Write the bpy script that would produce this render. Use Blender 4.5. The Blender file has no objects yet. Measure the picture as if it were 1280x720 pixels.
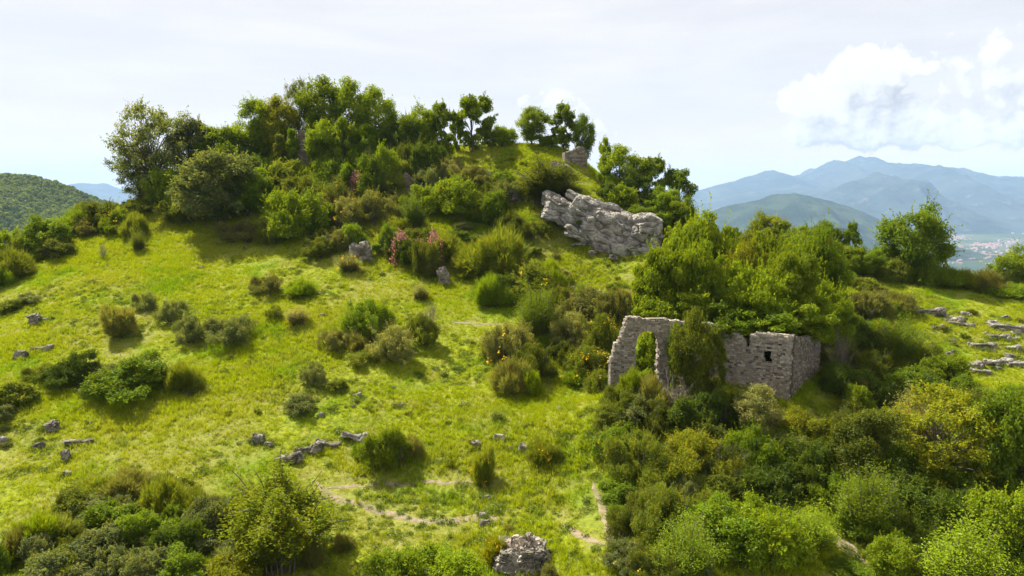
import bpy, bmesh, math, random
import numpy as np
from mathutils import Vector, Matrix, Euler

R = math.radians
rng = np.random.default_rng(7)
random.seed(7)
SC = bpy.context.scene
COL = SC.collection

# ---------------------------------------------------------------- camera
FPX = 853.0            # focal length in photo pixels (photo 1280 x 720)
HOR = 245.0            # row of the true horizon
PITCH = math.atan((360 - HOR) / FPX)
cam_d = bpy.data.cameras.new('camera')
cam_d.sensor_width = 36
cam_d.lens = 36 * FPX / 1280
cam_d.clip_start = 0.5
cam_d.clip_end = 80000
cam = bpy.data.objects.new('camera', cam_d)
COL.objects.link(cam)
cam.location = (0, 0, 0)
cam.rotation_euler = (math.pi / 2 - PITCH, 0, 0)
SC.camera = cam
SC.render.resolution_x, SC.render.resolution_y = 1024, 576

# ---------------------------------------------------------------- light
SUN_AZ = R(-50)        # sun stands ahead and to the left (0 = +Y, negative = left)
SUN_EL = R(53)
sd = Vector((math.sin(SUN_AZ) * math.cos(SUN_EL), math.cos(SUN_AZ) * math.cos(SUN_EL), math.sin(SUN_EL)))
sun_l = bpy.data.lights.new('sun', 'SUN')
sun_l.energy = 5.0
sun_l.angle = R(0.6)
sun_l.color = (1.0, 0.95, 0.86)
sun = bpy.data.objects.new('sun', sun_l)
COL.objects.link(sun)
sun.rotation_euler = (-sd).to_track_quat('-Z', 'Y').to_euler()
SC.view_settings.view_transform = 'Standard'
SC.view_settings.look = 'None'
EXPO = 1.35
SC.view_settings.exposure = EXPO
SC.view_settings.gamma = 1.0
SC.render.engine = 'CYCLES'
cy = SC.cycles
cy.max_bounces = 7
cy.diffuse_bounces = 4
cy.glossy_bounces = 1
cy.transmission_bounces = 6
cy.transparent_max_bounces = 4
cy.volume_bounces = 1
cy.use_denoising = True
cy.denoising_prefilter = 'NONE'
cy.caustics_reflective = False
cy.caustics_refractive = False


class NT:
    """tiny helper for node trees"""
    def __init__(s, tree):
        s.t = tree

    def n(s, typ, **kw):
        nd = s.t.nodes.new(typ)
        for k, v in kw.items():
            if k.startswith('i_'):
                key = k[2:]
                key = int(key) if key.isdigit() else key
                nd.inputs[key].default_value = v
            else:
                setattr(nd, k, v)
        return nd

    def l(s, a, b):
        s.t.links.new(a, b)

    def math(s, op, a, b=None, c=None, clamp=False):
        nd = s.t.nodes.new('ShaderNodeMath')
        nd.operation = op
        nd.use_clamp = clamp
        for i, v in enumerate((a, b, c)):
            if v is None:
                continue
            if isinstance(v, (int, float)):
                nd.inputs[i].default_value = v
            else:
                s.l(v, nd.inputs[i])
        return nd.outputs[0]

    def vmath(s, op, a, b=None, scale=None):
        nd = s.t.nodes.new('ShaderNodeVectorMath')
        nd.operation = op
        for i, v in enumerate((a, b)):
            if v is None:
                continue
            if isinstance(v, (tuple, list)):
                nd.inputs[i].default_value = v
            else:
                s.l(v, nd.inputs[i])
        if scale is not None:
            nd.inputs['Scale'].default_value = scale
        return nd.outputs['Value'] if op in ('DOT_PRODUCT', 'LENGTH', 'DISTANCE') else nd.outputs[0]

    def noise(s, vec, scale, detail=4, rough=0.5, dist=0.0):
        nd = s.t.nodes.new('ShaderNodeTexNoise')
        nd.inputs['Scale'].default_value = scale
        nd.inputs['Detail'].default_value = detail
        nd.inputs['Roughness'].default_value = rough
        nd.inputs['Distortion'].default_value = dist
        if vec is not None:
            s.l(vec, nd.inputs['Vector'])
        return nd.outputs['Fac']

    def ramp(s, v, lo, hi, a=0.0, b=1.0, smooth=True):
        nd = s.t.nodes.new('ShaderNodeMapRange')
        nd.interpolation_type = 'SMOOTHSTEP' if smooth else 'LINEAR'
        s.l(v, nd.inputs['Value'])
        nd.inputs['From Min'].default_value = lo
        nd.inputs['From Max'].default_value = hi
        nd.inputs['To Min'].default_value = a
        nd.inputs['To Max'].default_value = b
        return nd.outputs['Result']

    def mix(s, fac, a, b, blend='MIX'):
        nd = s.t.nodes.new('ShaderNodeMix')
        nd.data_type = 'RGBA'
        nd.blend_type = blend
        for v, k in ((fac, 0), (a, 6), (b, 7)):
            if isinstance(v, (int, float)):
                nd.inputs[k].default_value = v
            elif isinstance(v, (tuple, list)):
                nd.inputs[k].default_value = tuple(v) + ((1,) if len(v) == 3 else ())
            else:
                s.l(v, nd.inputs[k])
        return nd.outputs[2]


# ---------------------------------------------------------------- sky (world)
SKY_STRENGTH = 0.1 / 2 ** (EXPO * .93)
world = bpy.data.worlds.new('World')
SC.world = world
world.use_nodes = True
world.cycles.sampling_method = 'MANUAL'
world.cycles.sample_map_resolution = 256
wt = world.node_tree
wt.nodes.clear()
W = NT(wt)
tc = W.n('ShaderNodeTexCoord')
sky = W.n('ShaderNodeTexSky', sky_type='NISHITA')
sky.sun_disc = False
sky.sun_elevation = SUN_EL
sky.sun_rotation = SUN_AZ
sky.air_density = 1.0
sky.dust_density = 2.0
dirv = W.vmath('NORMALIZE', tc.outputs['Generated'])
sep = W.n('ShaderNodeSeparateXYZ')
W.l(dirv, sep.inputs[0])
az = W.math('ARCTAN2', sep.outputs[0], sep.outputs[1])
el = W.math('ARCSINE', sep.outputs[2])
comb = W.n('ShaderNodeCombineXYZ')
W.l(az, comb.inputs[0])
W.l(el, comb.inputs[1])
ae = comb.outputs[0]


def azel(px, py):
    d = Vector(((px - 640) / FPX, math.cos(PITCH) + (360 - py) / FPX * math.sin(PITCH), -math.sin(PITCH) + (360 - py) / FPX * math.cos(PITCH)))
    d.normalize()
    return math.atan2(d.x, d.y), math.asin(d.z)


# group: density of the cumulus at a point (azimuth, elevation)
CLOUDS = [  # px, py, radius x (rad), radius y (rad), weight
    (1080, 95, .075, .062, 1.25), (1030, 128, .085, .055, 1.15), (992, 122, .045, .040, 1.0), (1090, 150, .12, .048, 1.15), (1020, 162, .08, .030, 1.05),
    (1150, 150, .09, .050, .95), (1200, 160, .08, .034, 1.0), (1120, 80, .055, .040, .85), (1235, 80, .15, .070, .72), (1275, 110, .12, .07, .8),
    (1268, 160, .07, .038, 1.05), (695, 130, .085, .042, .78), (745, 158, .080, .024, .72), (880, 215, .08, .03, .6), (60, 190, .13, .026, .85),
    (110, 184, .07, .024, .8), (20, 206, .12, .020, .7)]
g = bpy.data.node_groups.new('cloud_density', 'ShaderNodeTree')
g.interface.new_socket('Vector', in_out='INPUT', socket_type='NodeSocketVector')
g.interface.new_socket('Value', in_out='OUTPUT', socket_type='NodeSocketFloat')
G = NT(g)
gi = G.n('NodeGroupInput')
go = G.n('NodeGroupOutput')
warp = G.n('ShaderNodeTexNoise')
warp.inputs['Scale'].default_value = 13
warp.inputs['Detail'].default_value = 3
G.l(gi.outputs[0], warp.inputs['Vector'])
wv = G.vmath('SCALE', G.vmath('SUBTRACT', warp.outputs['Color'], (.5, .5, .5)), scale=0.05)
pv = G.vmath('ADD', gi.outputs[0], wv)
tot = None
for (cx, cyy, rx, ry, wgt) in CLOUDS:
    a0, e0 = azel(cx, cyy)
    d = G.vmath('SUBTRACT', pv, (a0, e0, 0))
    d = G.vmath('MULTIPLY', d, (1 / rx, 1 / ry, 0))
    ln = G.vmath('LENGTH', d)
    v = G.ramp(ln, 0.25, 1.25, wgt, 0.0)
    tot = v if tot is None else G.math('MAXIMUM', tot, v)
vv = G.t.nodes.new('ShaderNodeTexVoronoi')
vv.feature = 'SMOOTH_F1'
vv.inputs['Scale'].default_value = 42
vv.inputs['Detail'].default_value = 2.5
vv.inputs['Roughness'].default_value = .55
vv.inputs['Smoothness'].default_value = .5
G.l(pv, vv.inputs['Vector'])
n1 = G.noise(pv, 22, 7, .58)
dn = G.math('SUBTRACT', n1, .5)
bil = G.math('MULTIPLY', G.math('SUBTRACT', .42, vv.outputs['Distance']), .5)
val = G.math('ADD', tot, G.math('MULTIPLY', dn, .72))
val = G.math('ADD', val, bil)
G.l(val, go.inputs[0])


def cloud_at(vec):
    nd = wt.nodes.new('ShaderNodeGroup')
    nd.node_tree = g
    W.l(vec, nd.inputs[0])
    return nd.outputs[0]


d0 = cloud_at(ae)
d1 = cloud_at(W.vmath('ADD', ae, (-0.010, 0.016, 0)))
mask = W.ramp(d0, .34, .58)
d2 = cloud_at(W.vmath('ADD', ae, (-0.022, 0.045, 0)))
lit = W.ramp(W.math('ADD', W.math('MULTIPLY', W.math('SUBTRACT', d0, d1), .5), W.math('MULTIPLY', W.math('SUBTRACT', d0, d2), .5)), -.5, .40)
thick = W.ramp(d0, .6, 1.6)
cl_col = W.mix(lit, (5.2, 5.2, 5.45), (10.3, 10.1, 9.8))
cl_col = W.mix(W.math('MULTIPLY', thick, .3), cl_col, (7.6, 7.6, 7.8))
# thin high veil over the blue
veil = W.noise(W.vmath('MULTIPLY', dirv, (1.2, 1.2, 3.5)), 2.2, 6, .55, .6)
veil_a = W.ramp(veil, .30, .72, .84, .985)
streak = W.noise(W.vmath('MULTIPLY', dirv, (1, 1, 7)), 3.5, 5, .6, .3)
white = W.mix(W.ramp(streak, .35, .7), (8.7, 8.45, 8.55), (9.5, 9.2, 9.05))
hz = W.ramp(el, -.02, .16, 1.0, 0.0)
white = W.mix(W.math('MULTIPLY', hz, .7), white, (12.6, 9.7, 8.3))
base = W.mix(veil_a, sky.outputs[0], white)
fin = W.mix(W.math('MULTIPLY', mask, .93), base, cl_col)
bg = W.n('ShaderNodeBackground')
bg.inputs['Strength'].default_value = SKY_STRENGTH
W.l(fin, bg.inputs['Color'])
wo = W.n('ShaderNodeOutputWorld')
W.l(bg.outputs[0], wo.inputs['Surface'])

# ---------------------------------------------------------------- numpy noise


def _hash(ix, iy, iz, seed=0):
    h = (ix.astype(np.int64) * 374761393 + iy.astype(np.int64) * 668265263 + iz.astype(np.int64) * 2147483647 + seed * 1274126177) & 0xFFFFFFFF
    h = ((h ^ (h >> 13)) * 1274126177) & 0xFFFFFFFF
    h = ((h ^ (h >> 15)) * 2246822519) & 0xFFFFFFFF
    return ((h ^ (h >> 16)) & 0xFFFFFF) / float(0xFFFFFF)


def vnoise(x, y, z=None, seed=0):
    z = np.zeros_like(x) if z is None else z
    ix, iy, iz = np.floor(x), np.floor(y), np.floor(z)
    fx, fy, fz = x - ix, y - iy, z - iz
    fx, fy, fz = (f * f * (3 - 2 * f) for f in (fx, fy, fz))
    r = 0
    for a in (0, 1):
        for b in (0, 1):
            for c in (0, 1):
                w = (fx if a else 1 - fx) * (fy if b else 1 - fy) * (fz if c else 1 - fz)
                r = r + w * _hash(ix + a, iy + b, iz + c, seed)
    return r * 2 - 1


def fbm(x, y, z=None, octv=4, seed=0, gain=.5, ridged=False):
    z = np.zeros_like(x) if z is None else z
    t, a, n = 0, 1.0, 0
    for i in range(octv):
        v = vnoise(x * 2 ** i + 17.3 * i, y * 2 ** i - 9.1 * i, z * 2 ** i, seed + i)
        if ridged:
            v = 1 - 2 * np.abs(v)
        t = t + a * v
        n += a
        a *= gain
    return t / n


def worley(x, y, z, seed=0):
    ix, iy, iz = np.floor(x), np.floor(y), np.floor(z)
    f1 = np.full(x.shape, 9.0)
    f2 = np.full(x.shape, 9.0)
    cell = np.zeros(x.shape)
    for a in (-1, 0, 1):
        for b in (-1, 0, 1):
            for c in (-1, 0, 1):
                jx, jy, jz = ix + a, iy + b, iz + c
                qx = jx + _hash(jx, jy, jz, seed)
                qy = jy + _hash(jx, jy, jz, seed + 11)
                qz = jz + _hash(jx, jy, jz, seed + 23)
                d = np.sqrt((qx - x) ** 2 + (qy - y) ** 2 + (qz - z) ** 2)
                cid = _hash(jx, jy, jz, seed + 37)
                closer = d < f1
                f2 = np.where(closer, f1, np.minimum(f2, d))
                cell = np.where(closer, cid, cell)
                f1 = np.where(closer, d, f1)
    return f1, f2, cell


# ---------------------------------------------------------------- the hill as a height function


def ray(px, py):
    dx, dy = (px - 640) / FPX, (360 - py) / FPX
    return dx, math.cos(PITCH) + dy * math.sin(PITCH), -math.sin(PITCH) + dy * math.cos(PITCH)


def world_pt(px, py, Y):
    x, y, z = ray(px, py)
    return x / y * Y, Y, z / y * Y


CP = [  # ground seen at photo pixel (px, py) lies at distance Y
    (0, 720, 42), (200, 720, 42), (400, 720, 42), (640, 720, 42), (780, 715, 41), (1000, 712, 41), (1280, 760, 40),
    (0, 620, 50), (200, 610, 51), (400, 600, 53), (640, 600, 53), (760, 610, 51), (1060, 690, 43),
    (0, 520, 61), (200, 500, 64), (400, 500, 64), (640, 500, 65), (740, 500, 65),
    (0, 430, 75), (200, 400, 81), (400, 400, 81), (560, 400, 82), (700, 430, 77), (760, 455, 72),
    (0, 352, 95), (100, 293, 112), (180, 258, 124), (60, 316, 104), (250, 300, 107), (350, 300, 106), (430, 310, 103), (560, 345, 95),
    (640, 345, 96), (720, 345, 96), (800, 345, 94), (690, 300, 103), (750, 325, 99), (820, 332, 96),
    (300, 232, 124), (400, 222, 124), (480, 240, 119), (540, 260, 114), (600, 255, 115), (640, 262, 113), (480, 275, 110), (560, 285, 107),
    (680, 225, 117), (720, 232, 114), (760, 252, 111), (800, 268, 109),
    (640, 182, 132), (580, 187, 133), (700, 184, 130), (735, 212, 123), (520, 198, 133), (460, 190, 134), (400, 185, 135), (330, 195, 135), (260, 212, 133), (210, 235, 130),
    (770, 248, 120), (820, 272, 116), (870, 295, 110), (930, 300, 112), (1000, 318, 108), (1100, 343, 102), (1200, 357, 99), (1280, 366, 98),
    (1120, 385, 86), (1200, 400, 84), (1280, 405, 84), (1180, 440, 74), (1280, 455, 72), (1230, 475, 69),
    (880, 420, 78), (960, 415, 80), (1040, 410, 80),
]
CW = []  # extra points in world metres: (x, y, z)
for p in CP:
    CW.append(world_pt(*p))
CW += [(8, 60, -18.2), (14, 61, -18.0), (20, 60.5, -17.8), (25, 59, -18.6), (29, 64, -17.7), (31.5, 67, -17.9), (34, 65, -18.6), (30, 61.5, -18.8), (17, 66, -16.6), (33, 58, -20.2), (22, 54, -20.8), (14, 54, -20.4),
       (30, 50, -22.5), (40, 56, -20.8), (48, 62, -18.8), (36, 46, -23.8), (20, 47, -22.6),
       # ground falling away behind the crest and to the sides
       (-100, 130, -14), (-80, 140, -4), (-60, 152, 1), (-35, 160, 4), (-10, 160, 4), (10, 156, 1), (25, 146, -6), (40, 136, -14), (60, 130, -19), (90, 125, -22),
       (-110, 110, -20), (-90, 170, -25), (-40, 190, -22), (10, 190, -24), (60, 170, -34), (110, 130, -28),
       (-60, 30, -31), (-20, 25, -31), (20, 25, -31), (60, 30, -30), (0, 5, -38), (-60, 5, -38), (60, 5, -38), (-90, 60, -27), (90, 70, -21), (-110, 85, -23), (-85, 95, -17)]
CW = np.array(CW)


def tps_fit(P, lam=0.6):
    n = len(P)
    s = 50.0
    X = P[:, :2] / s
    d = np.sqrt(((X[:, None] - X[None]) ** 2).sum(-1))
    K = d * d * np.log(d + 1e-9) + np.eye(n) * lam * 1e-3
    A = np.zeros((n + 3, n + 3))
    A[:n, :n] = K
    A[:n, n] = 1
    A[:n, n + 1:] = X
    A[n:, :n] = A[:n, n:].T
    b = np.zeros(n + 3)
    b[:n] = P[:, 2]
    w = np.linalg.solve(A, b)
    return X, w, s


TX, TWt, TS = tps_fit(CW)


def tps(x, y):
    out = np.full(x.shape, TWt[len(TX)]) + TWt[len(TX) + 1] * x / TS + TWt[len(TX) + 2] * y / TS
    for i in range(len(TX)):
        d2 = (x / TS - TX[i, 0]) ** 2 + (y / TS - TX[i, 1]) ** 2
        out = out + TWt[i] * .5 * d2 * np.log(d2 + 1e-12)
    return out


def smooth(t):
    t = np.clip(t, 0, 1)
    return t * t * (3 - 2 * t)


def height(x, y):
    x = np.asarray(x, float)
    y = np.asarray(y, float)
    r = np.sqrt((x / 120) ** 2 + ((y - 85) / 95) ** 2)
    m = smooth((r - 1.0) / .9)
    z1 = np.clip(tps(np.clip(x, -240, 240), np.clip(y, -100, 280)), -90, 30) if True else 0
    dist = np.sqrt(x ** 2 + (y - 85) ** 2)
    z2 = -30 - 372 * (1 - np.exp(-np.maximum(dist - 110, 0) / 800))
    z2 = z2 + fbm(x / 300, y / 300, octv=4, seed=5) * 12 * smooth((dist - 150) / 500)
    z = z1 * (1 - m) + z2 * m
    near = 1 - smooth((r - 1.0) / .8)
    # hummocks and little sheep terraces
    z = z + near * (fbm(x / 7, y / 7, octv=3, seed=2) * .38 + fbm(x / 1.6, y / 1.6, octv=3, seed=3) * .13)
    z = z + near * .13 * np.abs(fbm(x / 9 + 3, y / 2.6, octv=3, seed=9))
    return z


def graded(lo, hi, step, far, n):
    core = np.arange(lo, hi + step * .5, step)
    g1 = np.geomspace(1, 1 + (far - hi) / (step * 4), n)[1:]
    up = hi + (g1 - 1) * step * 4
    g2 = np.geomspace(1, 1 + (far + lo) / (step * 4), n)[1:]
    dn = lo - (g2 - 1) * step * 4
    return np.concatenate([dn[::-1], core, up])


XS = graded(-112, 112, .42, 30000, 60)
YS = graded(30, 152, .42, 30000, 60)
GX, GY = np.meshgrid(XS, YS)
GZ = height(GX, GY)
nearm = (XS > -240) & (XS < 240)


def ground(x, y):
    """bilinear look-up in the built sheet"""
    x = np.asarray(x, float)
    y = np.asarray(y, float)
    i = np.clip(np.searchsorted(XS, x) - 1, 0, len(XS) - 2)
    j = np.clip(np.searchsorted(YS, y) - 1, 0, len(YS) - 2)
    u = np.clip((x - XS[i]) / (XS[i + 1] - XS[i]), 0, 1)
    v = np.clip((y - YS[j]) / (YS[j + 1] - YS[j]), 0, 1)
    return (GZ[j, i] * (1 - u) + GZ[j, i + 1] * u) * (1 - v) + (GZ[j + 1, i] * (1 - u) + GZ[j + 1, i + 1] * u) * v


_Y = np.arange(34, 210, .15)


def at(px, py, Y=None):
    """the point of the hillside seen at a photo pixel (or, with Y, the ground at that distance in that column)"""
    x, y, z = ray(px, py)
    if Y is None:
        h = ground(x / y * _Y, _Y)
        below = np.nonzero(z / y * _Y <= h)[0]
        Y = _Y[below[0]] if len(below) else 130.0
    gx = x / y * Y
    return Vector((gx, Y, float(ground(gx, Y))))


def gnormal(x, y, e=.6):
    return Vector((-float(ground(x + e, y) - ground(x - e, y)) / (2 * e), -float(ground(x, y + e) - ground(x, y - e)) / (2 * e), 1)).normalized()


# ---------------------------------------------------------------- building helpers
def mesh_np(name, V, F, mats=(), smooth_=False, attrs=None):
    """V (n,3), F (m,3) or (m,4) integer array"""
    me = bpy.data.meshes.new(name)
    V = np.ascontiguousarray(V, dtype=np.float32)
    F = np.ascontiguousarray(F, dtype=np.int32)
    k = F.shape[1]
    me.vertices.add(len(V))
    me.vertices.foreach_set('co', V.ravel())
    me.loops.add(F.size)
    me.loops.foreach_set('vertex_index', F.ravel())
    me.polygons.add(len(F))
    me.polygons.foreach_set('loop_start', np.arange(0, F.size, k, dtype=np.int32))
    if smooth_:
        me.polygons.foreach_set('use_smooth', np.ones(len(F), dtype=bool))
    else:
        me.polygons.foreach_set('use_smooth', np.zeros(len(F), dtype=bool))
    if attrs:
        for an, (dom, arr) in attrs.items():
            at_ = me.attributes.new(an, 'FLOAT', dom)
            at_.data.foreach_set('value', np.ascontiguousarray(arr, dtype=np.float32))
    me.update(calc_edges=True)
    me.validate()
    for m in mats:
        me.materials.append(m)
    return me


def link(name, me, parent=None, **props):
    o = bpy.data.objects.new(name, me)
    COL.objects.link(o)
    if parent is not None:
        o.parent = parent
    for k, v in props.items():
        if v is not None:
            o[k] = v
    return o


def empty(name, loc, label=None, cat=None, group=None, rz=0.0):
    o = bpy.data.objects.new(name, None)
    COL.objects.link(o)
    o.empty_display_size = .3
    o.location = loc
    o.rotation_euler = (0, 0, rz)
    if label:
        o['label'] = label
    if cat:
        o['category'] = cat
    if group:
        o['group'] = group
    return o


def mat(name):
    m = bpy.data.materials.new(name)
    m.use_nodes = True
    m.node_tree.nodes.clear()
    t = NT(m.node_tree)
    out = t.n('ShaderNodeOutputMaterial')
    return m, t, out


LEAVES = {}


def leaf_mat(name, c1, c2, trans=.38, spec=.25, hue_patch=None, own=False):
    """leaf: c1 darker and c2 lighter leaf colour, both the leaf's own colour.  Plants share one material and carry c2 as their object colour
    (so that copies of one plant share their mesh in memory)"""
    global LEAF
    if not own:
        if LEAF is None:
            LEAF = _leaf_mat('leaf', None, None, .48, .09, None)
        return tuple(c2)
    return _leaf_mat(name, c1, c2, trans, spec, hue_patch)


LEAF = None


def _leaf_mat(name, c1, c2, trans, spec, hue_patch):
    m, t, out = mat(name)
    a = t.n('ShaderNodeAttribute', attribute_name='var')
    oi = t.n('ShaderNodeObjectInfo')
    if c1 is None:
        c2 = oi.outputs['Color']
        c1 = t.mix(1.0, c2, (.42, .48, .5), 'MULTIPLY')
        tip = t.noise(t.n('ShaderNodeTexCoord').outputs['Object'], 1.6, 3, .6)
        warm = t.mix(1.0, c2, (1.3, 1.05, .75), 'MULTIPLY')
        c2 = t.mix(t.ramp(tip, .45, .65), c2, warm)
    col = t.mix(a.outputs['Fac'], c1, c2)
    f = t.ramp(oi.outputs['Random'], 0, 1, .82, 1.18, False)
    sc_ = t.vmath('SCALE', col)
    t.l(f, sc_.node.inputs['Scale'])
    col = sc_
    if hue_patch is not None:
        gp = t.n('ShaderNodeTexCoord')
        nz = t.noise(gp.outputs['Object'], 1.1, 3)
        col = t.mix(t.ramp(nz, .5, .68, 0, .8), col, hue_patch)
    dif = t.n('ShaderNodeBsdfDiffuse')
    t.l(col, dif.inputs['Color'])
    tr = t.n('ShaderNodeBsdfTranslucent')
    tcol = t.mix(1.0, col, (1.3, 1.2, .4), 'MULTIPLY')
    t.l(tcol, tr.inputs['Color'])
    mx = t.n('ShaderNodeMixShader')
    mx.inputs[0].default_value = trans
    t.l(dif.outputs[0], mx.inputs[1])
    t.l(tr.outputs[0], mx.inputs[2])
    gl = t.n('ShaderNodeBsdfGlossy')
    gl.inputs['Roughness'].default_value = .42
    gl.inputs['Color'].default_value = (.9, .95, 1, 1)
    mx2 = t.n('ShaderNodeMixShader')
    mx2.inputs[0].default_value = spec * .07
    t.l(mx.outputs[0], mx2.inputs[1])
    t.l(gl.outputs[0], mx2.inputs[2])
    t.l(mx2.outputs[0], out.inputs['Surface'])
    return m


def bark_mat(name, c1, c2):
    m, t, out = mat(name)
    tcn = t.n('ShaderNodeTexCoord')
    nz = t.noise(t.vmath('MULTIPLY', tcn.outputs['Object'], (6, 6, 1.5)), 3, 5, .6)
    col = t.mix(t.ramp(nz, .35, .65), c1, c2)
    b = t.n('ShaderNodeBsdfPrincipled')
    b.inputs['Roughness'].default_value = .9
    t.l(col, b.inputs['Base Color'])
    bp = t.n('ShaderNodeBump')
    bp.inputs['Strength'].default_value = .6
    bp.inputs['Distance'].default_value = .03
    t.l(nz, bp.inputs['Height'])
    t.l(bp.outputs[0], b.inputs['Normal'])
    t.l(b.outputs[0], out.inputs['Surface'])
    return m


def rock_mat(name, light, dark, warm, moss=(.07, .08, .02), scale=1.0, mossy=.55):
    m, t, out = mat(name)
    tcn = t.n('ShaderNodeTexCoord')
    geo = t.n('ShaderNodeNewGeometry')
    p = geo.outputs['Position']
    n1 = t.noise(p, .9 * scale, 8, .62, .4)
    n2 = t.noise(p, 4.5 * scale, 6, .6)
    n3 = t.noise(t.vmath('MULTIPLY', p, (1, 1, .35)), 2.2 * scale, 5, .6)
    col = t.mix(t.ramp(n1, .36, .62), dark, light)
    col = t.mix(t.ramp(n2, .50, .72, 0, .75), col, dark)
    col = t.mix(t.ramp(n3, .52, .70, 0, .55), col, warm)
    sp = t.n('ShaderNodeSeparateXYZ')
    t.l(geo.outputs['Normal'], sp.inputs[0])
    up = t.ramp(sp.outputs[2], .55, .95)
    mm = t.math('MULTIPLY', up, t.ramp(n2, mossy - .07, mossy + .07))
    col = t.mix(t.math('MULTIPLY', mm, .85), col, moss)
    vor = t.n('ShaderNodeTexVoronoi', feature='DISTANCE_TO_EDGE')
    vor.inputs['Scale'].default_value = 1.1 * scale
    wp = t.vmath('ADD', p, t.vmath('SCALE', t.n('ShaderNodeTexNoise').outputs['Color'], scale=.5))
    t.l(wp, vor.inputs['Vector'])
    crack = t.ramp(vor.outputs['Distance'], 0, .06)
    b = t.n('ShaderNodeBsdfPrincipled')
    b.inputs['Roughness'].default_value = .93
    b.inputs['Specular IOR Level'].default_value = .25
    t.l(col, b.inputs['Base Color'])
    bp = t.n('ShaderNodeBump')
    bp.inputs['Strength'].default_value = .9
    bp.inputs['Distance'].default_value = .16
    t.l(t.math('ADD', t.math('ADD', n2, t.noise(p, 15 * scale, 4)), t.math('MULTIPLY', crack, .5)), bp.inputs['Height'])
    t.l(bp.outputs[0], b.inputs['Normal'])
    t.l(b.outputs[0], out.inputs['Surface'])
    return m


# patch colour of the pasture, shared by the soil and the blades standing on it
def pasture_masks(t):
    geo = t.n('ShaderNodeNewGeometry')
    p = geo.outputs['Position']
    dry = t.ramp(t.noise(p, .075, 5, .6, .3), .48, .62)
    dry2 = t.ramp(t.noise(p, .42, 5, .65), .50, .64)
    lush = t.ramp(t.noise(t.vmath('ADD', p, (40, 3, 9)), .14, 4, .6), .50, .68)
    return p, dry, dry2, lush


def grass_mat(name, base, lushc, dryc, trans=.4):
    m, t, out = mat(name)
    p, dry, dry2, lush = pasture_masks(t)
    a = t.n('ShaderNodeAttribute', attribute_name='var')
    col = t.mix(lush, base, lushc)
    dd = t.math('MAXIMUM', t.math('MULTIPLY', dry, .42), t.math('MULTIPLY', dry2, .5))
    col = t.mix(dd, col, dryc)
    f = t.ramp(a.outputs['Fac'], 0, 1, .7, 1.3, False)
    s = t.vmath('SCALE', col)
    t.l(f, s.node.inputs['Scale'])
    dif = t.n('ShaderNodeBsdfDiffuse')
    t.l(s, dif.inputs['Color'])
    tr = t.n('ShaderNodeBsdfTranslucent')
    t.l(t.mix(1.0, s, (1.2, 1.12, .45), 'MULTIPLY'), tr.inputs['Color'])
    mx = t.n('ShaderNodeMixShader')
    mx.inputs[0].default_value = trans
    t.l(dif.outputs[0], mx.inputs[1])
    t.l(tr.outputs[0], mx.inputs[2])
    t.l(mx.outputs[0], out.inputs['Surface'])
    return m


# leaf colours (linear)
M = {}
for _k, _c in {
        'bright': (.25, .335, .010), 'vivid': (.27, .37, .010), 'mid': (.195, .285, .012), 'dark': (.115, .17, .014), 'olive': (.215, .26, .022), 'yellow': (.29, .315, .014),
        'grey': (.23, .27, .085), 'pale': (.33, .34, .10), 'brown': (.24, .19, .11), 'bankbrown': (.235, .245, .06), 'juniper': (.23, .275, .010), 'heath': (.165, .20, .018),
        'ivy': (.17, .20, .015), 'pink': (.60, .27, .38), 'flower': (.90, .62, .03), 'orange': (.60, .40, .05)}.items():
    M[_k] = leaf_mat(_k, None, _c)
BARK = bark_mat('bark_grey_brown', (.045, .035, .025), (.13, .105, .08))
DEADWOOD = bark_mat('dead_wood_pale', (.14, .11, .08), (.32, .26, .19))
ROCK = rock_mat('limestone', (.34, .305, .25), (.12, .10, .08), (.22, .17, .11), moss=(.13, .14, .02))
ROCKW = rock_mat('limestone_pale', (.44, .41, .35), (.17, .15, .125), (.29, .235, .17), moss=(.13, .14, .02), mossy=.6)

# ---------------------------------------------------------------- setting: ground
nx, ny = len(XS), len(YS)
V = np.stack([GX.ravel(), GY.ravel(), GZ.ravel()], 1)
ii, jj = np.meshgrid(np.arange(nx - 1), np.arange(ny - 1))
b0 = (jj * nx + ii).ravel()
F = np.stack([b0, b0 + 1, b0 + nx + 1, b0 + nx], 1)

gm, t, out = mat('pasture_ground')
p, dry, dry2, lush = pasture_masks(t)
fine = t.noise(p, 2.6, 6, .62)
fine2 = t.noise(p, 9, 5, .6)
col = t.mix(t.ramp(fine, .38, .62), (.10, .125, .010), (.22, .245, .012))
col = t.mix(t.math('MULTIPLY', lush, .6), col, (.12, .19, .009))
col = t.mix(t.math('MULTIPLY', t.math('MAXIMUM', dry, dry2), .6), col, (.21, .20, .055))
soil = t.math('MULTIPLY', t.ramp(fine, .55, .66), t.ramp(dry2, .3, .9))
col = t.mix(t.math('MULTIPLY', soil, .8), col, (.20, .15, .09))
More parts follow.
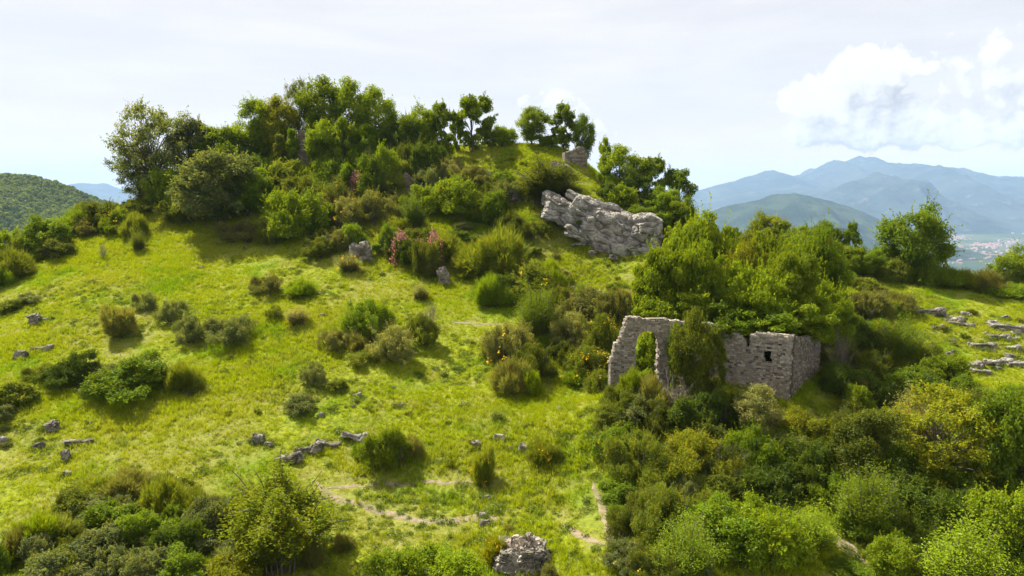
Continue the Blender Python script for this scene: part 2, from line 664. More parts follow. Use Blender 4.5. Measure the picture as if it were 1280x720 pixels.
# far plain: fields and woods beyond the hill
sepp = t.n('ShaderNodeSeparateXYZ')
t.l(p, sepp.inputs[0])
far = t.ramp(sepp.outputs[2], -150, -45, 1, 0)
vf = t.n('ShaderNodeTexVoronoi')
vf.inputs['Scale'].default_value = .0045
t.l(t.vmath('MULTIPLY', p, (1, 1, 0)), vf.inputs['Vector'])
woods = t.ramp(t.noise(p, .0012, 6, .65), .44, .56)
fcol = t.mix(t.math('MULTIPLY', vf.outputs['Color'], 1.0), (.05, .075, .035), (.11, .12, .06))
fcol = t.mix(woods, fcol, (.03, .05, .022))
fcol = t.mix(t.ramp(t.noise(p, .018, 4, .6), .42, .6, 0, .6), fcol, (.035, .06, .025))
col = t.mix(far, col, fcol)
b = t.n('ShaderNodeBsdfPrincipled')
b.inputs['Roughness'].default_value = 1
b.inputs['Specular IOR Level'].default_value = .1
t.l(col, b.inputs['Base Color'])
bp = t.n('ShaderNodeBump')
bp.inputs['Strength'].default_value = .8
bp.inputs['Distance'].default_value = .22
t.l(t.math('ADD', fine, t.math('MULTIPLY', fine2, .5)), bp.inputs['Height'])
t.l(bp.outputs[0], b.inputs['Normal'])
t.l(b.outputs[0], out.inputs['Surface'])
link('ground', mesh_np('ground', V, F, [gm], True), kind='structure')

# ---------------------------------------------------------------- setting: far hills and mountains


def mountain_mat(name, c1, c2, c3, sc_):
    m, t, out = mat(name)
    geo = t.n('ShaderNodeNewGeometry')
    p = geo.outputs['Position']
    n = t.noise(p, sc_, 8, .65, .5)
    n2 = t.noise(p, sc_ * 7, 5, .6)
    col = t.mix(t.ramp(n, .38, .62), c1, c2)
    col = t.mix(t.ramp(n2, .58, .75, 0, .7), col, c3)
    b = t.n('ShaderNodeBsdfPrincipled')
    b.inputs['Roughness'].default_value = 1
    b.inputs['Specular IOR Level'].default_value = 0
    t.l(col, b.inputs['Base Color'])
    bp = t.n('ShaderNodeBump')
    bp.inputs['Strength'].default_value = .7
    bp.inputs['Distance'].default_value = 1 / sc_ * .05
    t.l(n2, bp.inputs['Height'])
    t.l(bp.outputs[0], b.inputs['Normal'])
    t.l(b.outputs[0], out.inputs['Surface'])
    return m


MW = mountain_mat('mountain_woods', (.020, .032, .026), (.045, .058, .045), (.15, .14, .12), .0011)
MH = mountain_mat('wooded_hill', (.020, .033, .022), (.042, .060, .032), (.08, .09, .05), .004)


def ridge(name, prof, Y, depth, zbase, m, seed, nxg=260, nyg=110, rough=.32, fscale=None):
    """a mountain whose crest follows prof (photo pixels) at distance Y; slopes fall before and behind it"""
    xs_, zs_ = [], []
    for px, py in prof:
        x, y, z = world_pt(px, py, Y)
        xs_.append(x)
        zs_.append(z)
    xs_ = np.array(xs_)
    zs_ = np.array(zs_)
    x = np.linspace(xs_[0], xs_[-1], nxg)
    v = np.concatenate([np.linspace(-1, 0, nyg * 2 // 3), np.linspace(0, 1, nyg // 3)[1:]])
    X_, V_ = np.meshgrid(x, v)
    crest = np.interp(X_, xs_, zs_)
    crest = crest + fbm(X_ / (fs_c := Y * .045), X_ * 0, octv=5, seed=seed + 50, gain=.62) * Y * .0055
    fs = fscale or depth * .35
    wob = fbm(X_ / (fs * 1.6), V_ * depth / (fs * 1.6), octv=3, seed=seed) * .22
    fall = np.abs(V_)
    shape = np.power(np.clip(1 - fall, 0, 1), 1.25)
    Hh = crest - zbase
    rid = fbm(X_ / fs, V_ * depth / fs * .55, octv=6, seed=seed + 3, gain=.52, ridged=True)
    det = rid * rough * np.sin(np.clip(fall, 0, 1) * math.pi) + fbm(X_ / fs * 6, V_ * depth / fs * 6, octv=4, seed=seed + 8) * .016
    Z_ = zbase - 25 + (Hh + 25) * np.clip(shape + det * shape ** .5 * .9 + wob * np.sin(np.clip(fall, 0, 1) * math.pi) * .6, -.02, 1.2)
    Y_ = Y + V_ * depth
    edge = smooth(np.minimum(X_ - x[0], x[-1] - X_) / (.04 * (x[-1] - x[0])))
    Z_ = (zbase - 40) * (1 - edge) + Z_ * edge
    Vv = np.stack([X_.ravel(), Y_.ravel(), Z_.ravel()], 1)
    n_ = len(x)
    a, b_ = np.meshgrid(np.arange(n_ - 1), np.arange(len(v) - 1))
    q = (b_ * n_ + a).ravel()
    Ff = np.stack([q, q + 1, q + n_ + 1, q + n_], 1)
    return link(name, mesh_np(name, Vv, Ff, [m], True), kind='structure'), (X_, Y_, Z_)


ridge('mountains', [(560, 330), (700, 275), (800, 250), (867, 239), (900, 232), (922, 226), (945, 219), (966, 213), (980, 218), (1000, 223), (1012, 217), (1024, 210), (1034, 207), (1042, 199), (1050, 203), (1060, 206),
                    (1067, 199), (1074, 196), (1082, 197), (1088, 196), (1096, 206), (1107, 203), (1120, 206), (1132, 207), (1145, 205), (1160, 207), (1175, 211), (1200, 215), (1216, 219), (1232, 225),
                    (1246, 229), (1262, 229), (1280, 231), (1360, 236), (1480, 250), (1650, 300)], 13000, 5200, -400, MW, 21, 520, 200, .42, 1500)
ridge('mountain', [(960, 330), (1000, 262), (1030, 240), (1048, 233), (1062, 227), (1078, 225), (1090, 217), (1098, 214), (1104, 216), (1112, 220), (1120, 219), (1128, 227), (1140, 240), (1152, 247), (1161, 258),
                   (1179, 272), (1200, 284), (1230, 297), (1270, 310)], 9500, 2300, -400, MW, 5, 320, 150, .5, 700)
ridge('hills', [(650, 320), (760, 285), (865, 268), (909, 258), (945, 251), (970, 243), (991, 240), (1008, 243), (1023, 247), (1060, 258), (1097, 274), (1133, 292), (1160, 304), (1200, 325)],
      5600, 1500, -400, MH, 11, 300, 140, .34, 420)
ridge('mountain_range', [(-300, 262), (-120, 240), (0, 250), (60, 240), (85, 231), (100, 228.5), (118, 229), (135, 230), (152, 236), (200, 246), (300, 250), (420, 262), (560, 290)], 15000, 4000, -400, MW, 31, 200, 90)
hill_o, HG = ridge('wooded_hill', [(-700, 330), (-400, 262), (-150, 228), (-40, 221), (10, 222), (30, 224), (50, 229), (80, 239), (112, 249), (150, 263), (200, 284), (260, 318), (340, 370)],
                   1150, 620, -250, MH, 44, 240, 130, .25, 260)

# ---------------------------------------------------------------- foliage prototypes


def unit(v):
    return v / np.maximum(np.linalg.norm(v, axis=1, keepdims=True), 1e-9)


def rdir(n, r):
    return unit(r.normal(size=(n, 3)))


def leaf_arrays(C, N, S, r, asp=.62, fold=.18):
    n = len(C)
    N = unit(N)
    u = unit(np.cross(N, rdir(n, r)))
    v = np.cross(N, u)
    S = S[:, None]
    V = np.stack([C - u * S * .5, C + v * S * asp * .5 + N * S * fold, C + u * S * .5, C - v * S * asp * .5 + N * S * fold], 1).reshape(-1, 3)
    i = np.arange(n)[:, None] * 4
    F = np.concatenate([i + [[0, 1, 2]], i + [[0, 2, 3]]], 1).reshape(-1, 3)
    return V, F


def tube_arrays(paths, sides=5):
    """paths: list of (points (k,3), radii (k,))"""
    Vs, Fs, o = [], [], 0
    for P, Rr in paths:
        P = np.asarray(P, float)
        k = len(P)
        T = unit(np.gradient(P, axis=0))
        ref = np.array([[.31, .95, .02]])
        A = unit(np.cross(T, ref))
        B = np.cross(T, A)
        ang = np.arange(sides) * 2 * math.pi / sides
        ring = P[:, None] + (A[:, None] * np.cos(ang)[None, :, None] + B[:, None] * np.sin(ang)[None, :, None]) * np.asarray(Rr)[:, None, None]
        Vs.append(ring.reshape(-1, 3))
        for j in range(k - 1):
            for s in range(sides):
                a = o + j * sides + s
                b_ = o + j * sides + (s + 1) % sides
                Fs.append((a, b_, b_ + sides, a + sides))
        o += k * sides
    return np.concatenate(Vs), np.array(Fs)


def bend(p0, p1, r, k=6, sag=.12):
    p0, p1 = np.array(p0, float), np.array(p1, float)
    tt = np.linspace(0, 1, k)[:, None]
    L = np.linalg.norm(p1 - p0)
    off = r.normal(size=3) * L * sag
    mid = np.sin(tt * math.pi) * off
    up = np.array([0, 0, L * .10]) * np.sin(tt * math.pi)
    return p0 * (1 - tt) + p1 * tt + mid + up


class Proto:
    def __init__(s, key, W_, H_, fol, wood, slot_bark=None):
        s.key, s.W, s.H, s.fol, s.wood = key, W_, H_, fol, wood


PROTOS = {}


def clumpy(key, W_, H_, nclump, rc, nleaf, leaf, seed, base=0.0, trunk=True, trunk_h=.35, flat=.75, lobes=.28, hollow=.45, trunk_r=.16, asp=.62, leafn=.6, power=2.0, limbs=14, gaps=0.0, top=None):
    """crown of leaf clumps on limbs.  base: height (fraction) where the crown starts"""
    r = np.random.default_rng(seed)
    cz = H_ * (base + (1 - base) * .46)
    rz = H_ * (1 - base) * .54
    rx = W_ / 2
    D = rdir(nclump * 3, r)
    if base < .05:
        D[:, 2] = np.where(D[:, 2] < -.3, -D[:, 2], D[:, 2])
    rad = hollow + (1 - hollow) * r.random(len(D)) ** .45
    lob = 1 + lobes * fbm(D[:, 0] * 1.9 + seed, D[:, 1] * 1.9, D[:, 2] * 1.9, octv=3, seed=seed) * 1.6
    Cc = D * (rad * lob)[:, None]
    Cc = Cc * np.array([rx - rc * .5, rx - rc * .5, rz - rc * .35]) + np.array([0, 0, cz])
    if gaps > 0:
        keep = fbm(Cc[:, 0] / W_ * 5, Cc[:, 1] / W_ * 5, Cc[:, 2] / W_ * 5, octv=2, seed=seed + 77) > -1 + gaps
        Cc = Cc[keep]
    Cc = Cc[Cc[:, 2] > rc * .15][:nclump]
    nc = len(Cc)
    cs = rc * (.6 + .8 * r.random(nc))
    per = (nleaf * cs ** 2 / (cs ** 2).sum()).astype(int) + 6
    ci = np.repeat(np.arange(nc), per)
    n = len(ci)
    d = rdir(n, r)
    d[:, 2] += .25
    d = unit(d)
    rr = r.random(n) ** (1 / power)
    P = Cc[ci] + d * (cs[ci] * rr)[:, None] * np.array([1, 1, flat])
    out_ = unit((Cc[ci] - np.array([0, 0, cz * .8])) / np.array([rx, rx, rz]))
    Nn = d * .7 + out_ * .25 + np.array([0, 0, .45]) + r.normal(size=(n, 3)) * leafn
    S = leaf * (.65 + .7 * r.random(n))
    ok = P[:, 2] > .03
    P, Nn, S, ci, rr = P[ok], Nn[ok], S[ok], ci[ok], rr[ok]
    cvar = r.random(nc)
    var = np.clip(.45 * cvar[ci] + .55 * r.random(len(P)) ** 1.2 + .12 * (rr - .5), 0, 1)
    P, Nn, S, var = add_sprigs(P, Nn, S, var, Cc, cs, np.array([0, 0, cz * .7]), leaf, r, rc)
    V_, F_ = leaf_arrays(P, Nn, S, r, asp)
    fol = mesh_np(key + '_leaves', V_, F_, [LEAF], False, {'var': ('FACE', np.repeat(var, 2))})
    paths = []
    if trunk:
        lean = r.normal(size=2) * W_ * .04
        tp = np.array([lean[0], lean[1], cz + rz * .35])
        k = 8
        tt = np.linspace(0, 1, k)
        tr = np.stack([lean[0] * tt + np.sin(tt * 5 + seed) * W_ * .012, lean[1] * tt + np.cos(tt * 4 + seed) * W_ * .012 - W_ * .012, -.3 + (tp[2] + .3) * tt], 1)
        paths.append((tr, trunk_r * (1 - .82 * tt)))
        idx = r.permutation(nc)[:limbs]
        for i in idx:
            h0 = np.clip(Cc[i][2] / tp[2] * (.35 + .3 * r.random()), .12, .85)
            s0 = np.array([np.interp(h0, tt, tr[:, q]) for q in range(3)])
            pp = bend(s0, Cc[i], r)
            r0 = trunk_r * (1 - .75 * h0) * .55
            paths.append((pp, np.linspace(r0, r0 * .2, len(pp))))
    else:
        idx = r.permutation(nc)[:limbs]
        for i in idx:
            s0 = np.array([r.normal() * W_ * .06, r.normal() * W_ * .06, -.1])
            pp = bend(s0, Cc[i], r)
            paths.append((pp, np.linspace(trunk_r * .4, trunk_r * .1, len(pp))))
    Vw, Fw = tube_arrays(paths)
    wood = mesh_np(key + '_wood', Vw, Fw, [BARK], True)
    finish(key, P, fol, wood)


def finish(key, P, fol, wood, q=97):
    """a plant's nominal width and height are measured on its leaves"""
    rad = np.hypot(P[:, 0], P[:, 1])
    PROTOS[key] = Proto(key, 2 * float(np.percentile(rad, q)), float(np.percentile(P[:, 2], 99.3)), fol, wood)


def add_sprigs(P, Nn, S, var, Cc, cs, centre, leaf, r, rc, per=1.6, k=9, ln=1.0):
    """loose shoots reaching out of the clumps, so the outline is ragged"""
    ns = int(len(Cc) * per)
    ci = r.integers(0, len(Cc), ns)
    d = unit(Cc[ci] - centre + 1e-6) + r.normal(size=(ns, 3)) * .45 + [0, 0, .45]
    d = unit(d)
    L = rc * ln * (.6 + 1.1 * r.random(ns) ** 1.5)
    st = Cc[ci] + d * (cs[ci] * .55)[:, None]
    tt = np.linspace(.1, 1, k)
    Q = st[:, None] + d[:, None] * (L[:, None] * tt)[:, :, None] + r.normal(size=(ns, k, 3)) * rc * .06
    Q[:, :, 2] -= (tt ** 2)[None] * (L * .18 * r.random(ns))[:, None]
    Q = Q.reshape(-1, 3)
    ok = Q[:, 2] > .03
    n2 = unit(r.normal(size=Q.shape) + [0, 0, .7])
    s2 = leaf * (.7 + .5 * r.random(len(Q)))
    v2 = np.repeat(.35 + .6 * r.random(ns), k)
    return np.concatenate([P, Q[ok]]), np.concatenate([Nn, n2[ok]]), np.concatenate([S, s2[ok]]), np.concatenate([var, np.clip(v2[ok], 0, 1)])


def scrub(key, W_, H_, ndome, nclump, rc, nleaf, leaf, seed, asp=.62, power=2.2, leafn=.75, flat=.8, ln=1.0, per=1.6, low=.0):
    """bush or bramble: several uneven mounds grown into one another, leafy down to the ground"""
    r = np.random.default_rng(seed)
    dm = [(r.uniform(-.08, .08), r.uniform(-.08, .08), .27, 1.0)]
    a0 = r.random() * 6.28
    for i in range(ndome):
        a_ = a0 + i * 2.4 + r.normal() * .4
        q = r.uniform(.2, .40)
        dm.append((math.cos(a_) * q, math.sin(a_) * q * .9, r.uniform(.15, .25), r.uniform(.45, .95)))
    dm = np.array(dm)
    wgt = dm[:, 2] ** 1.2 * (dm[:, 3] + .3)
    di = r.choice(len(dm), nclump, p=wgt / wgt.sum())
    D = rdir(nclump, r)
    D[:, 2] = np.abs(D[:, 2]) * 1.0
    sh = .62 + .42 * r.random(nclump) ** .7
    Cc = np.column_stack([(dm[di, 0] + D[:, 0] * dm[di, 2] * sh) * W_, (dm[di, 1] + D[:, 1] * dm[di, 2] * sh) * W_, (.05 + .84 * D[:, 2] ** .6 * sh) * dm[di, 3] * H_])
    cs = rc * (.5 + .95 * r.random(nclump))
    per_c = (nleaf * cs ** 2 / (cs ** 2).sum()).astype(int) + 5
    ci = np.repeat(np.arange(nclump), per_c)
    n = len(ci)
    d = rdir(n, r)
    d[:, 2] += .2
    d = unit(d)
    rr = r.random(n) ** (1 / power)
    P = Cc[ci] + d * (cs[ci] * rr)[:, None] * np.array([1, 1, flat])
    P = P + fbm(P[:, 0] * 3 / rc * .2, P[:, 1] * 3 / rc * .2, P[:, 2] * 3 / rc * .2, octv=2, seed=seed)[:, None] * rc * .4 * d
    Nn = d * .75 + np.array([0, 0, .45]) + r.normal(size=(n, 3)) * leafn
    S = leaf * (.6 + .8 * r.random(n))
    ok = P[:, 2] > .03
    P, Nn, S, ci, rr = P[ok], Nn[ok], S[ok], ci[ok], rr[ok]
    cvar = r.random(nclump)
    var = np.clip(.5 * cvar[ci] + .5 * r.random(len(P)) ** 1.2 + .12 * (rr - .5), 0, 1)
    P, Nn, S, var = add_sprigs(P, Nn, S, var, Cc, cs, np.array([0, 0, 0.]), leaf, r, rc, per, 9, ln)
    V_, F_ = leaf_arrays(P, Nn, S, r, asp)
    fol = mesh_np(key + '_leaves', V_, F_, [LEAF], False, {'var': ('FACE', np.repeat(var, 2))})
    paths = []
    for i in r.permutation(nclump)[:20]:
        s0 = np.array([dm[di[i], 0] * W_ * .6, dm[di[i], 1] * W_ * .6, -.1]) + np.append(r.normal(size=2) * W_ * .02, 0)
        paths.append((bend(s0, Cc[i], r), np.linspace(.03, .008, 6) * max(.5, W_ / 3)))
    for i in r.integers(0, nclump, 8):      # bare twigs sticking out
        e = Cc[i] + unit(Cc[i:i + 1] + [[0, 0, H_ * .4]])[0] * rc * 2.0
        s0 = np.array([dm[di[i], 0] * W_ * .6, dm[di[i], 1] * W_ * .6, -.1])
        paths.append((np.vstack([bend(s0, Cc[i], r, 5), bend(Cc[i], e, r, 4)[1:]]), np.linspace(.026, .004, 8) * max(.6, W_ / 3)))
    Vw, Fw = tube_arrays(paths, 4)
    wood = mesh_np(key + '_wood', Vw, Fw, [BARK], True)
    finish(key, P, fol, wood, 88)


def feathery(key, W_, H_, nshoot, seg, leaf, seed, spread=1.0, droop=0.0, asp=.22, start=.15, jitter=.05, curl=.35, blade=False, dome=.8):
    """shrub of many arching or upright shoots carrying narrow leaves"""
    r = np.random.default_rng(seed)
    Ps, Ns, Ss, Vr = [], [], [], []
    paths = []
    for i in range(nshoot):
        a = r.random() * 2 * math.pi
        q = math.sqrt(r.random()) * spread
        b0_ = np.array([math.cos(a), math.sin(a), 0]) * W_ * .5 * q * .45
        lobe_ = float(fbm(np.array([math.cos(a) * q * 2.2 + seed]), np.array([math.sin(a) * q * 2.2]), octv=3, seed=seed)[0])
        tip = np.array([math.cos(a), math.sin(a), 0]) * W_ * .5 * q * (1 + r.normal() * .14 + lobe_ * .55)
        hh = H_ * (1 - (1 - dome) * 0) * math.sqrt(max(0.05, 1 - (q * dome) ** 2)) * (.62 + .42 * r.random()) * (1 + .75 * lobe_)
        tip[2] = hh
        k = seg
        tt = np.linspace(start, 1, k)[:, None]
        path = b0_ * (1 - tt ** (1 + curl)) + tip * tt ** (1 + curl)
        path[:, 2:] = hh * np.power(tt, .85) - droop * hh * tt ** 3
        path[:, :2] += r.normal(size=(k, 2)) * jitter
        dirs = np.gradient(path, axis=0)
        Ps.append(path + r.normal(size=(k, 3)) * jitter)
        nn = unit(np.cross(dirs, rdir(k, r)) + np.array([[0, 0, .35]]))
        Ns.append(nn)
        Ss.append(leaf * (.6 + .8 * r.random(k)) * (1.15 - .5 * tt[:, 0]))
        cv = r.random()
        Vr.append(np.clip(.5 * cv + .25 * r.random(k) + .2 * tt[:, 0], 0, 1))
        if i % 9 == 0:
            pth = np.vstack([b0_ + [0, 0, -.1], path[::max(1, k // 4)]])
            paths.append((pth, np.linspace(.03, .008, len(pth)) * max(1, W_ / 3)))
    P = np.concatenate(Ps)
    Nn = np.concatenate(Ns)
    S = np.concatenate(Ss)
    var = np.concatenate(Vr)
    ok = P[:, 2] > .02
    P, Nn, S, var = P[ok], Nn[ok], S[ok], var[ok]
    V_, F_ = leaf_arrays(P, Nn, S, r, asp, .1)
    if blade:   # turn blades to stand along z
        pass
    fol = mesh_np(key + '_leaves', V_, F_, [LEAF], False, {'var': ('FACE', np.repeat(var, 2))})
    Vw, Fw = tube_arrays(paths, 4)
    wood = mesh_np(key + '_wood', Vw, Fw, [BARK], True)
    finish(key, P, fol, wood)


def broomy(key, W_, H_, nst, seed, width=.035, seglen=.45, base_w=.5, sub=7):
    """broom or dry bush: very many thin green stems fanning up"""
    r = np.random.default_rng(seed)
    n = nst
    a = r.random(n) * 2 * math.pi
    q = np.sqrt(r.random(n))
    cen = np.stack([np.cos(a) * q, np.sin(a) * q], 1)
    lob = 1 + .9 * fbm(cen[:, 0] * 2.1 + seed, cen[:, 1] * 2.1, octv=3, seed=seed)
    rootp = np.concatenate([cen * W_ * .5 * base_w * .5, np.zeros((n, 1))], 1)
    tip = np.concatenate([cen * W_ * .5 * lob[:, None], (H_ * .82 * np.sqrt(np.clip(1.05 - q ** 2, .06, 1)) * (.5 + .5 * lob) * (.75 + .3 * r.random(n)))[:, None]], 1)
    Vs, Fs, vv = [], [], []
    o = 0
    for s in range(sub):
        t0 = r.random(n) ** .5 * .94
        p0 = rootp * (1 - t0[:, None]) + tip * t0[:, None]
        L = seglen * (.6 + .8 * r.random(n))
        dr = unit(unit(tip - rootp) + r.normal(size=(n, 3)) * .5 + np.array([0, 0, .15]))
        p1 = p0 + dr * L[:, None]
        sd_ = unit(np.cross(dr, rdir(n, r))) * (width * (.6 + .7 * r.random(n)))[:, None]
        Vs.append(np.stack([p0 - sd_ * .5, p0 + sd_ * .5, p1], 1).reshape(-1, 3))
        Fs.append(np.arange(n * 3).reshape(-1, 3) + o)
        o += n * 3
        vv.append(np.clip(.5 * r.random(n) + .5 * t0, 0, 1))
    V_ = np.concatenate(Vs)
    F_ = np.concatenate(Fs)
    V_[:, 2] = np.maximum(V_[:, 2], 0.0)
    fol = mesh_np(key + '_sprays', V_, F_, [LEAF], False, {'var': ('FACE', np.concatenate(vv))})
    paths = []
    for i in range(0, n, max(1, n // 26)):
        paths.append((bend(rootp[i] + [0, 0, -.1], rootp[i] * .25 + tip[i] * .75, r), np.linspace(.028, .008, 6) * max(1, W_ / 2.5)))
    Vw, Fw = tube_arrays(paths, 4)
    wood = mesh_np(key + '_wood', Vw, Fw, [BARK], True)
    finish(key, V_, fol, wood)


def twiggy(key, W_, H_, seed, n0=16, wr=.035):
    """leafless branching bush"""
    r = np.random.default_rng(seed)
    paths = []

    def grow(p, d, L, rad, lev):
        k = 5
        pts = [p]
        for _ in range(k - 1):
            d = d + r.normal(size=3) * .22 + np.array([0, 0, .05])
            d = d / np.linalg.norm(d)
            p = p + d * L / (k - 1)
            pts.append(p)
        paths.append((np.array(pts), np.linspace(rad, rad * .5, k)))
        if lev < 3:
            for _ in range(3 if lev else 4):
                j = r.integers(1, k)
                grow(pts[j], d + r.normal(size=3) * .75, L * .62, rad * .55, lev + 1)
    for i in range(n0):
        a = r.random() * 2 * math.pi
        d = np.array([math.cos(a) * .7, math.sin(a) * .7, .9])
        grow(np.array([math.cos(a) * W_ * .05, math.sin(a) * W_ * .05, -.05]), d / np.linalg.norm(d), H_ * .62, wr, 0)
    Vw, Fw = tube_arrays(paths, 3)
    wood = mesh_np(key + '_wood', Vw, Fw, [DEADWOOD], True)
    PROTOS[key] = Proto(key, W_, H_, None, wood)


# trees
clumpy('oak.a', 7, 8.5, 95, .95, 21000, .25, 101, base=.16, trunk_r=.2, lobes=.32)
clumpy('oak.b', 7.5, 8, 80, 1.0, 20000, .26, 102, base=.12, trunk_r=.2, lobes=.4, gaps=.55)
clumpy('oak.c', 6, 8.5, 75, .9, 17000, .24, 103, base=.2, trunk_r=.18, lobes=.42, gaps=.5)
clumpy('slim.a', 4.2, 6.2, 60, .55, 10000, .24, 104, base=.14, trunk_r=.13, lobes=.4, gaps=.45, limbs=18)
clumpy('slim.b', 4.6, 6.0, 52, .55, 9000, .24, 105, base=.2, trunk_r=.13, lobes=.5, gaps=.5, limbs=18)
clumpy('airy.a', 9, 13, 150, .85, 15000, .25, 106, base=.08, trunk_r=.2, lobes=.35, gaps=.55, hollow=.3, limbs=60, power=1.6)
clumpy('maple.a', 8, 7.5, 115, .85, 30000, .24, 107, base=.02, trunk_r=.2, lobes=.35, flat=.5, hollow=.6)
clumpy('maple.b', 7.5, 7, 100, .8, 27000, .23, 108, base=.02, trunk_r=.2, lobes=.42, flat=.45, hollow=.55)
clumpy('overhang.a', 8, 8.5, 95, .85, 26000, .24, 109, base=.44, trunk_r=.2, lobes=.3, flat=.5, hollow=.5)
# shrubs
for _i, (_a, _b) in enumerate(((5, 3.8), (5.4, 3.4), (4.6, 4.0))):
    scrub('bush.L%d' % _i, _a, _b, 5, 110, .52, 22000, .155, 111 + _i)
for _i, (_a, _b) in enumerate(((3, 2.4), (3.4, 2.2), (2.8, 2.5))):
    scrub('bush.M%d' % _i, _a, _b, 4, 70, .36, 13000, .125, 211 + _i)
scrub('bush.S0', 1.5, 1.1, 3, 30, .22, 4200, .10, 114)
for _i, (_a, _b) in enumerate(((5, 3.0), (5.6, 2.6))):
    scrub('bramble.L%d' % _i, _a, _b, 6, 130, .42, 26000, .10, 121 + _i, power=2.6, leafn=.9, ln=1.2)
for _i, (_a, _b) in enumerate(((2.8, 1.7), (3.2, 1.6), (2.6, 1.9))):
    scrub('bramble.M%d' % _i, _a, _b, 5, 75, .28, 13000, .085, 221 + _i, power=2.6, leafn=.9, ln=1.2)
for _i, (_a, _b) in enumerate(((1.3, .8), (1.5, .7))):
    scrub('bramble.S%d' % _i, _a, _b, 4, 34, .16, 4600, .065, 321 + _i, power=2.6, leafn=.9, ln=1.2)
feathery('juniper.L', 6, 4.2, 1500, 26, .26, 131, droop=.30, asp=.42, jitter=.09, curl=.6)
feathery('shoots.L', 5, 3.8, 760, 30, .19, 132, asp=.55, jitter=.12, curl=.3)
feathery('shoots.L2', 4.6, 4.2, 640, 30, .2, 137, asp=.55, jitter=.14, curl=.4, dome=.9)
feathery('shoots.M', 3, 2.6, 420, 24, .15, 133, asp=.55, jitter=.10, curl=.3)
feathery('shoots.S', 1.2, 1.1, 90, 12, .1, 134, asp=.4, jitter=.04, curl=.3)
broomy('broom.L', 4.2, 2.9, 2700, 141, .05, .5)
broomy('broom.M', 2.6, 1.8, 1700, 142, .04, .36)
broomy('broom.L2', 4.4, 2.6, 2500, 144, .05, .5)
broomy('broom.M2', 2.4, 2.0, 1600, 145, .04, .4)
broomy('broom.S', 1.2, .8, 700, 143, .03, .2)
twiggy('twigs.M', 2.4, 2.0, 151, 14, .035)
twiggy('snag.M', 4.0, 4.0, 152, 7, .07)
clumpy('column.M', 1.9, 5.5, 46, .36, 9000, .15, 161, trunk_r=.08, lobes=.2, limbs=10)
print('protos tris', sum(len(p.fol.polygons) for p in PROTOS.values() if p.fol) + sum(len(p.wood.polygons) * 2 for p in PROTOS.values()))

KIND_OF = {'oak': ('tree', 'crown', 'trunk', 'tree'), 'slim': ('tree', 'crown', 'trunk', 'tree'), 'airy': ('tree', 'crown', 'trunk', 'tree'),
           'maple': ('broadleaf_tree', 'crown', 'trunk', 'tree'), 'overhang': ('broadleaf_tree', 'crown', 'trunk', 'tree'), 'bush': ('bush', 'foliage', 'stem', 'bush'), 'bramble': ('bramble_bush', 'foliage', 'stem', 'bush'),
           'juniper': ('evergreen_bush', 'foliage', 'stem', 'bush'), 'shoots': ('leafy_shrub', 'foliage', 'stem', 'shrub'), 'broom': ('broom_shrub', 'foliage', 'stem', 'shrub'),
           'twigs': ('dead_shrub', None, 'branch', 'dead shrub'), 'snag': ('dead_tree', None, 'branch', 'dead tree'), 'column': ('ivy_column', 'foliage', 'stem', 'ivy')}

FLW = None


def flower_mesh(n, W_, H_, seed, size):
    """flower heads spread over a bush's upper surface"""
    r = np.random.default_rng(seed)
    D = rdir(n, r)
    D[:, 2] = np.abs(D[:, 2])
    k = 6
    P = D * np.array([W_ / 2, W_ / 2, H_]) * (.86 + .16 * r.random(n))[:, None]
    P = np.repeat(P, k, 0) + r.normal(size=(n * k, 3)) * size * .9 * np.array([.6, .6, 1.3])
    V_, F_ = leaf_arrays(P, rdir(n * k, r) + [0, 0, .5], np.full(n * k, size), r, .9)
    return mesh_np('flower_heads', V_, F_, [LEAF], False, {'var': ('FACE', np.repeat(r.random(n * k), 2))})


FLOWERS = {k: flower_mesh(*a) for k, a in {'few': (12, 1, 1, 1, .045), 'many': (34, 1, 1, 2, .04), 'tips': (90, 1, 1, 3, .035), 'spikes': (70, 1, 1.05, 4, .075)}.items()}


def set_mat(o, m):
    if isinstance(m, tuple):
        o.color = (*m, 1)
        return
    o.material_slots[0].link = 'OBJECT'
    o.material_slots[0].material = m


def plant(kind, m, px, py, w, h, label, Y=None, group=None, flowers=None, sink=0.0, seed=None, fmat='flower'):
    """w, h in photo pixels at the plant's distance; (px, py) = foot of the plant"""
    P = at(px, py, Y)
    s = P.y / FPX
    if Y is not None:      # the foot is hidden and stands on the real ground there; keep the height of the top
        fy = 360 - (P.y * math.sin(PITCH) + P.z * math.cos(PITCH)) / (P.y * math.cos(PITCH) - P.z * math.sin(PITCH)) * FPX
        h = min(max(fy - (py - h), h * .55), h * 1.5)
    return plant_at(kind, m, P, w * s, h * s * 1.02, label, group, flowers, sink, fmat)


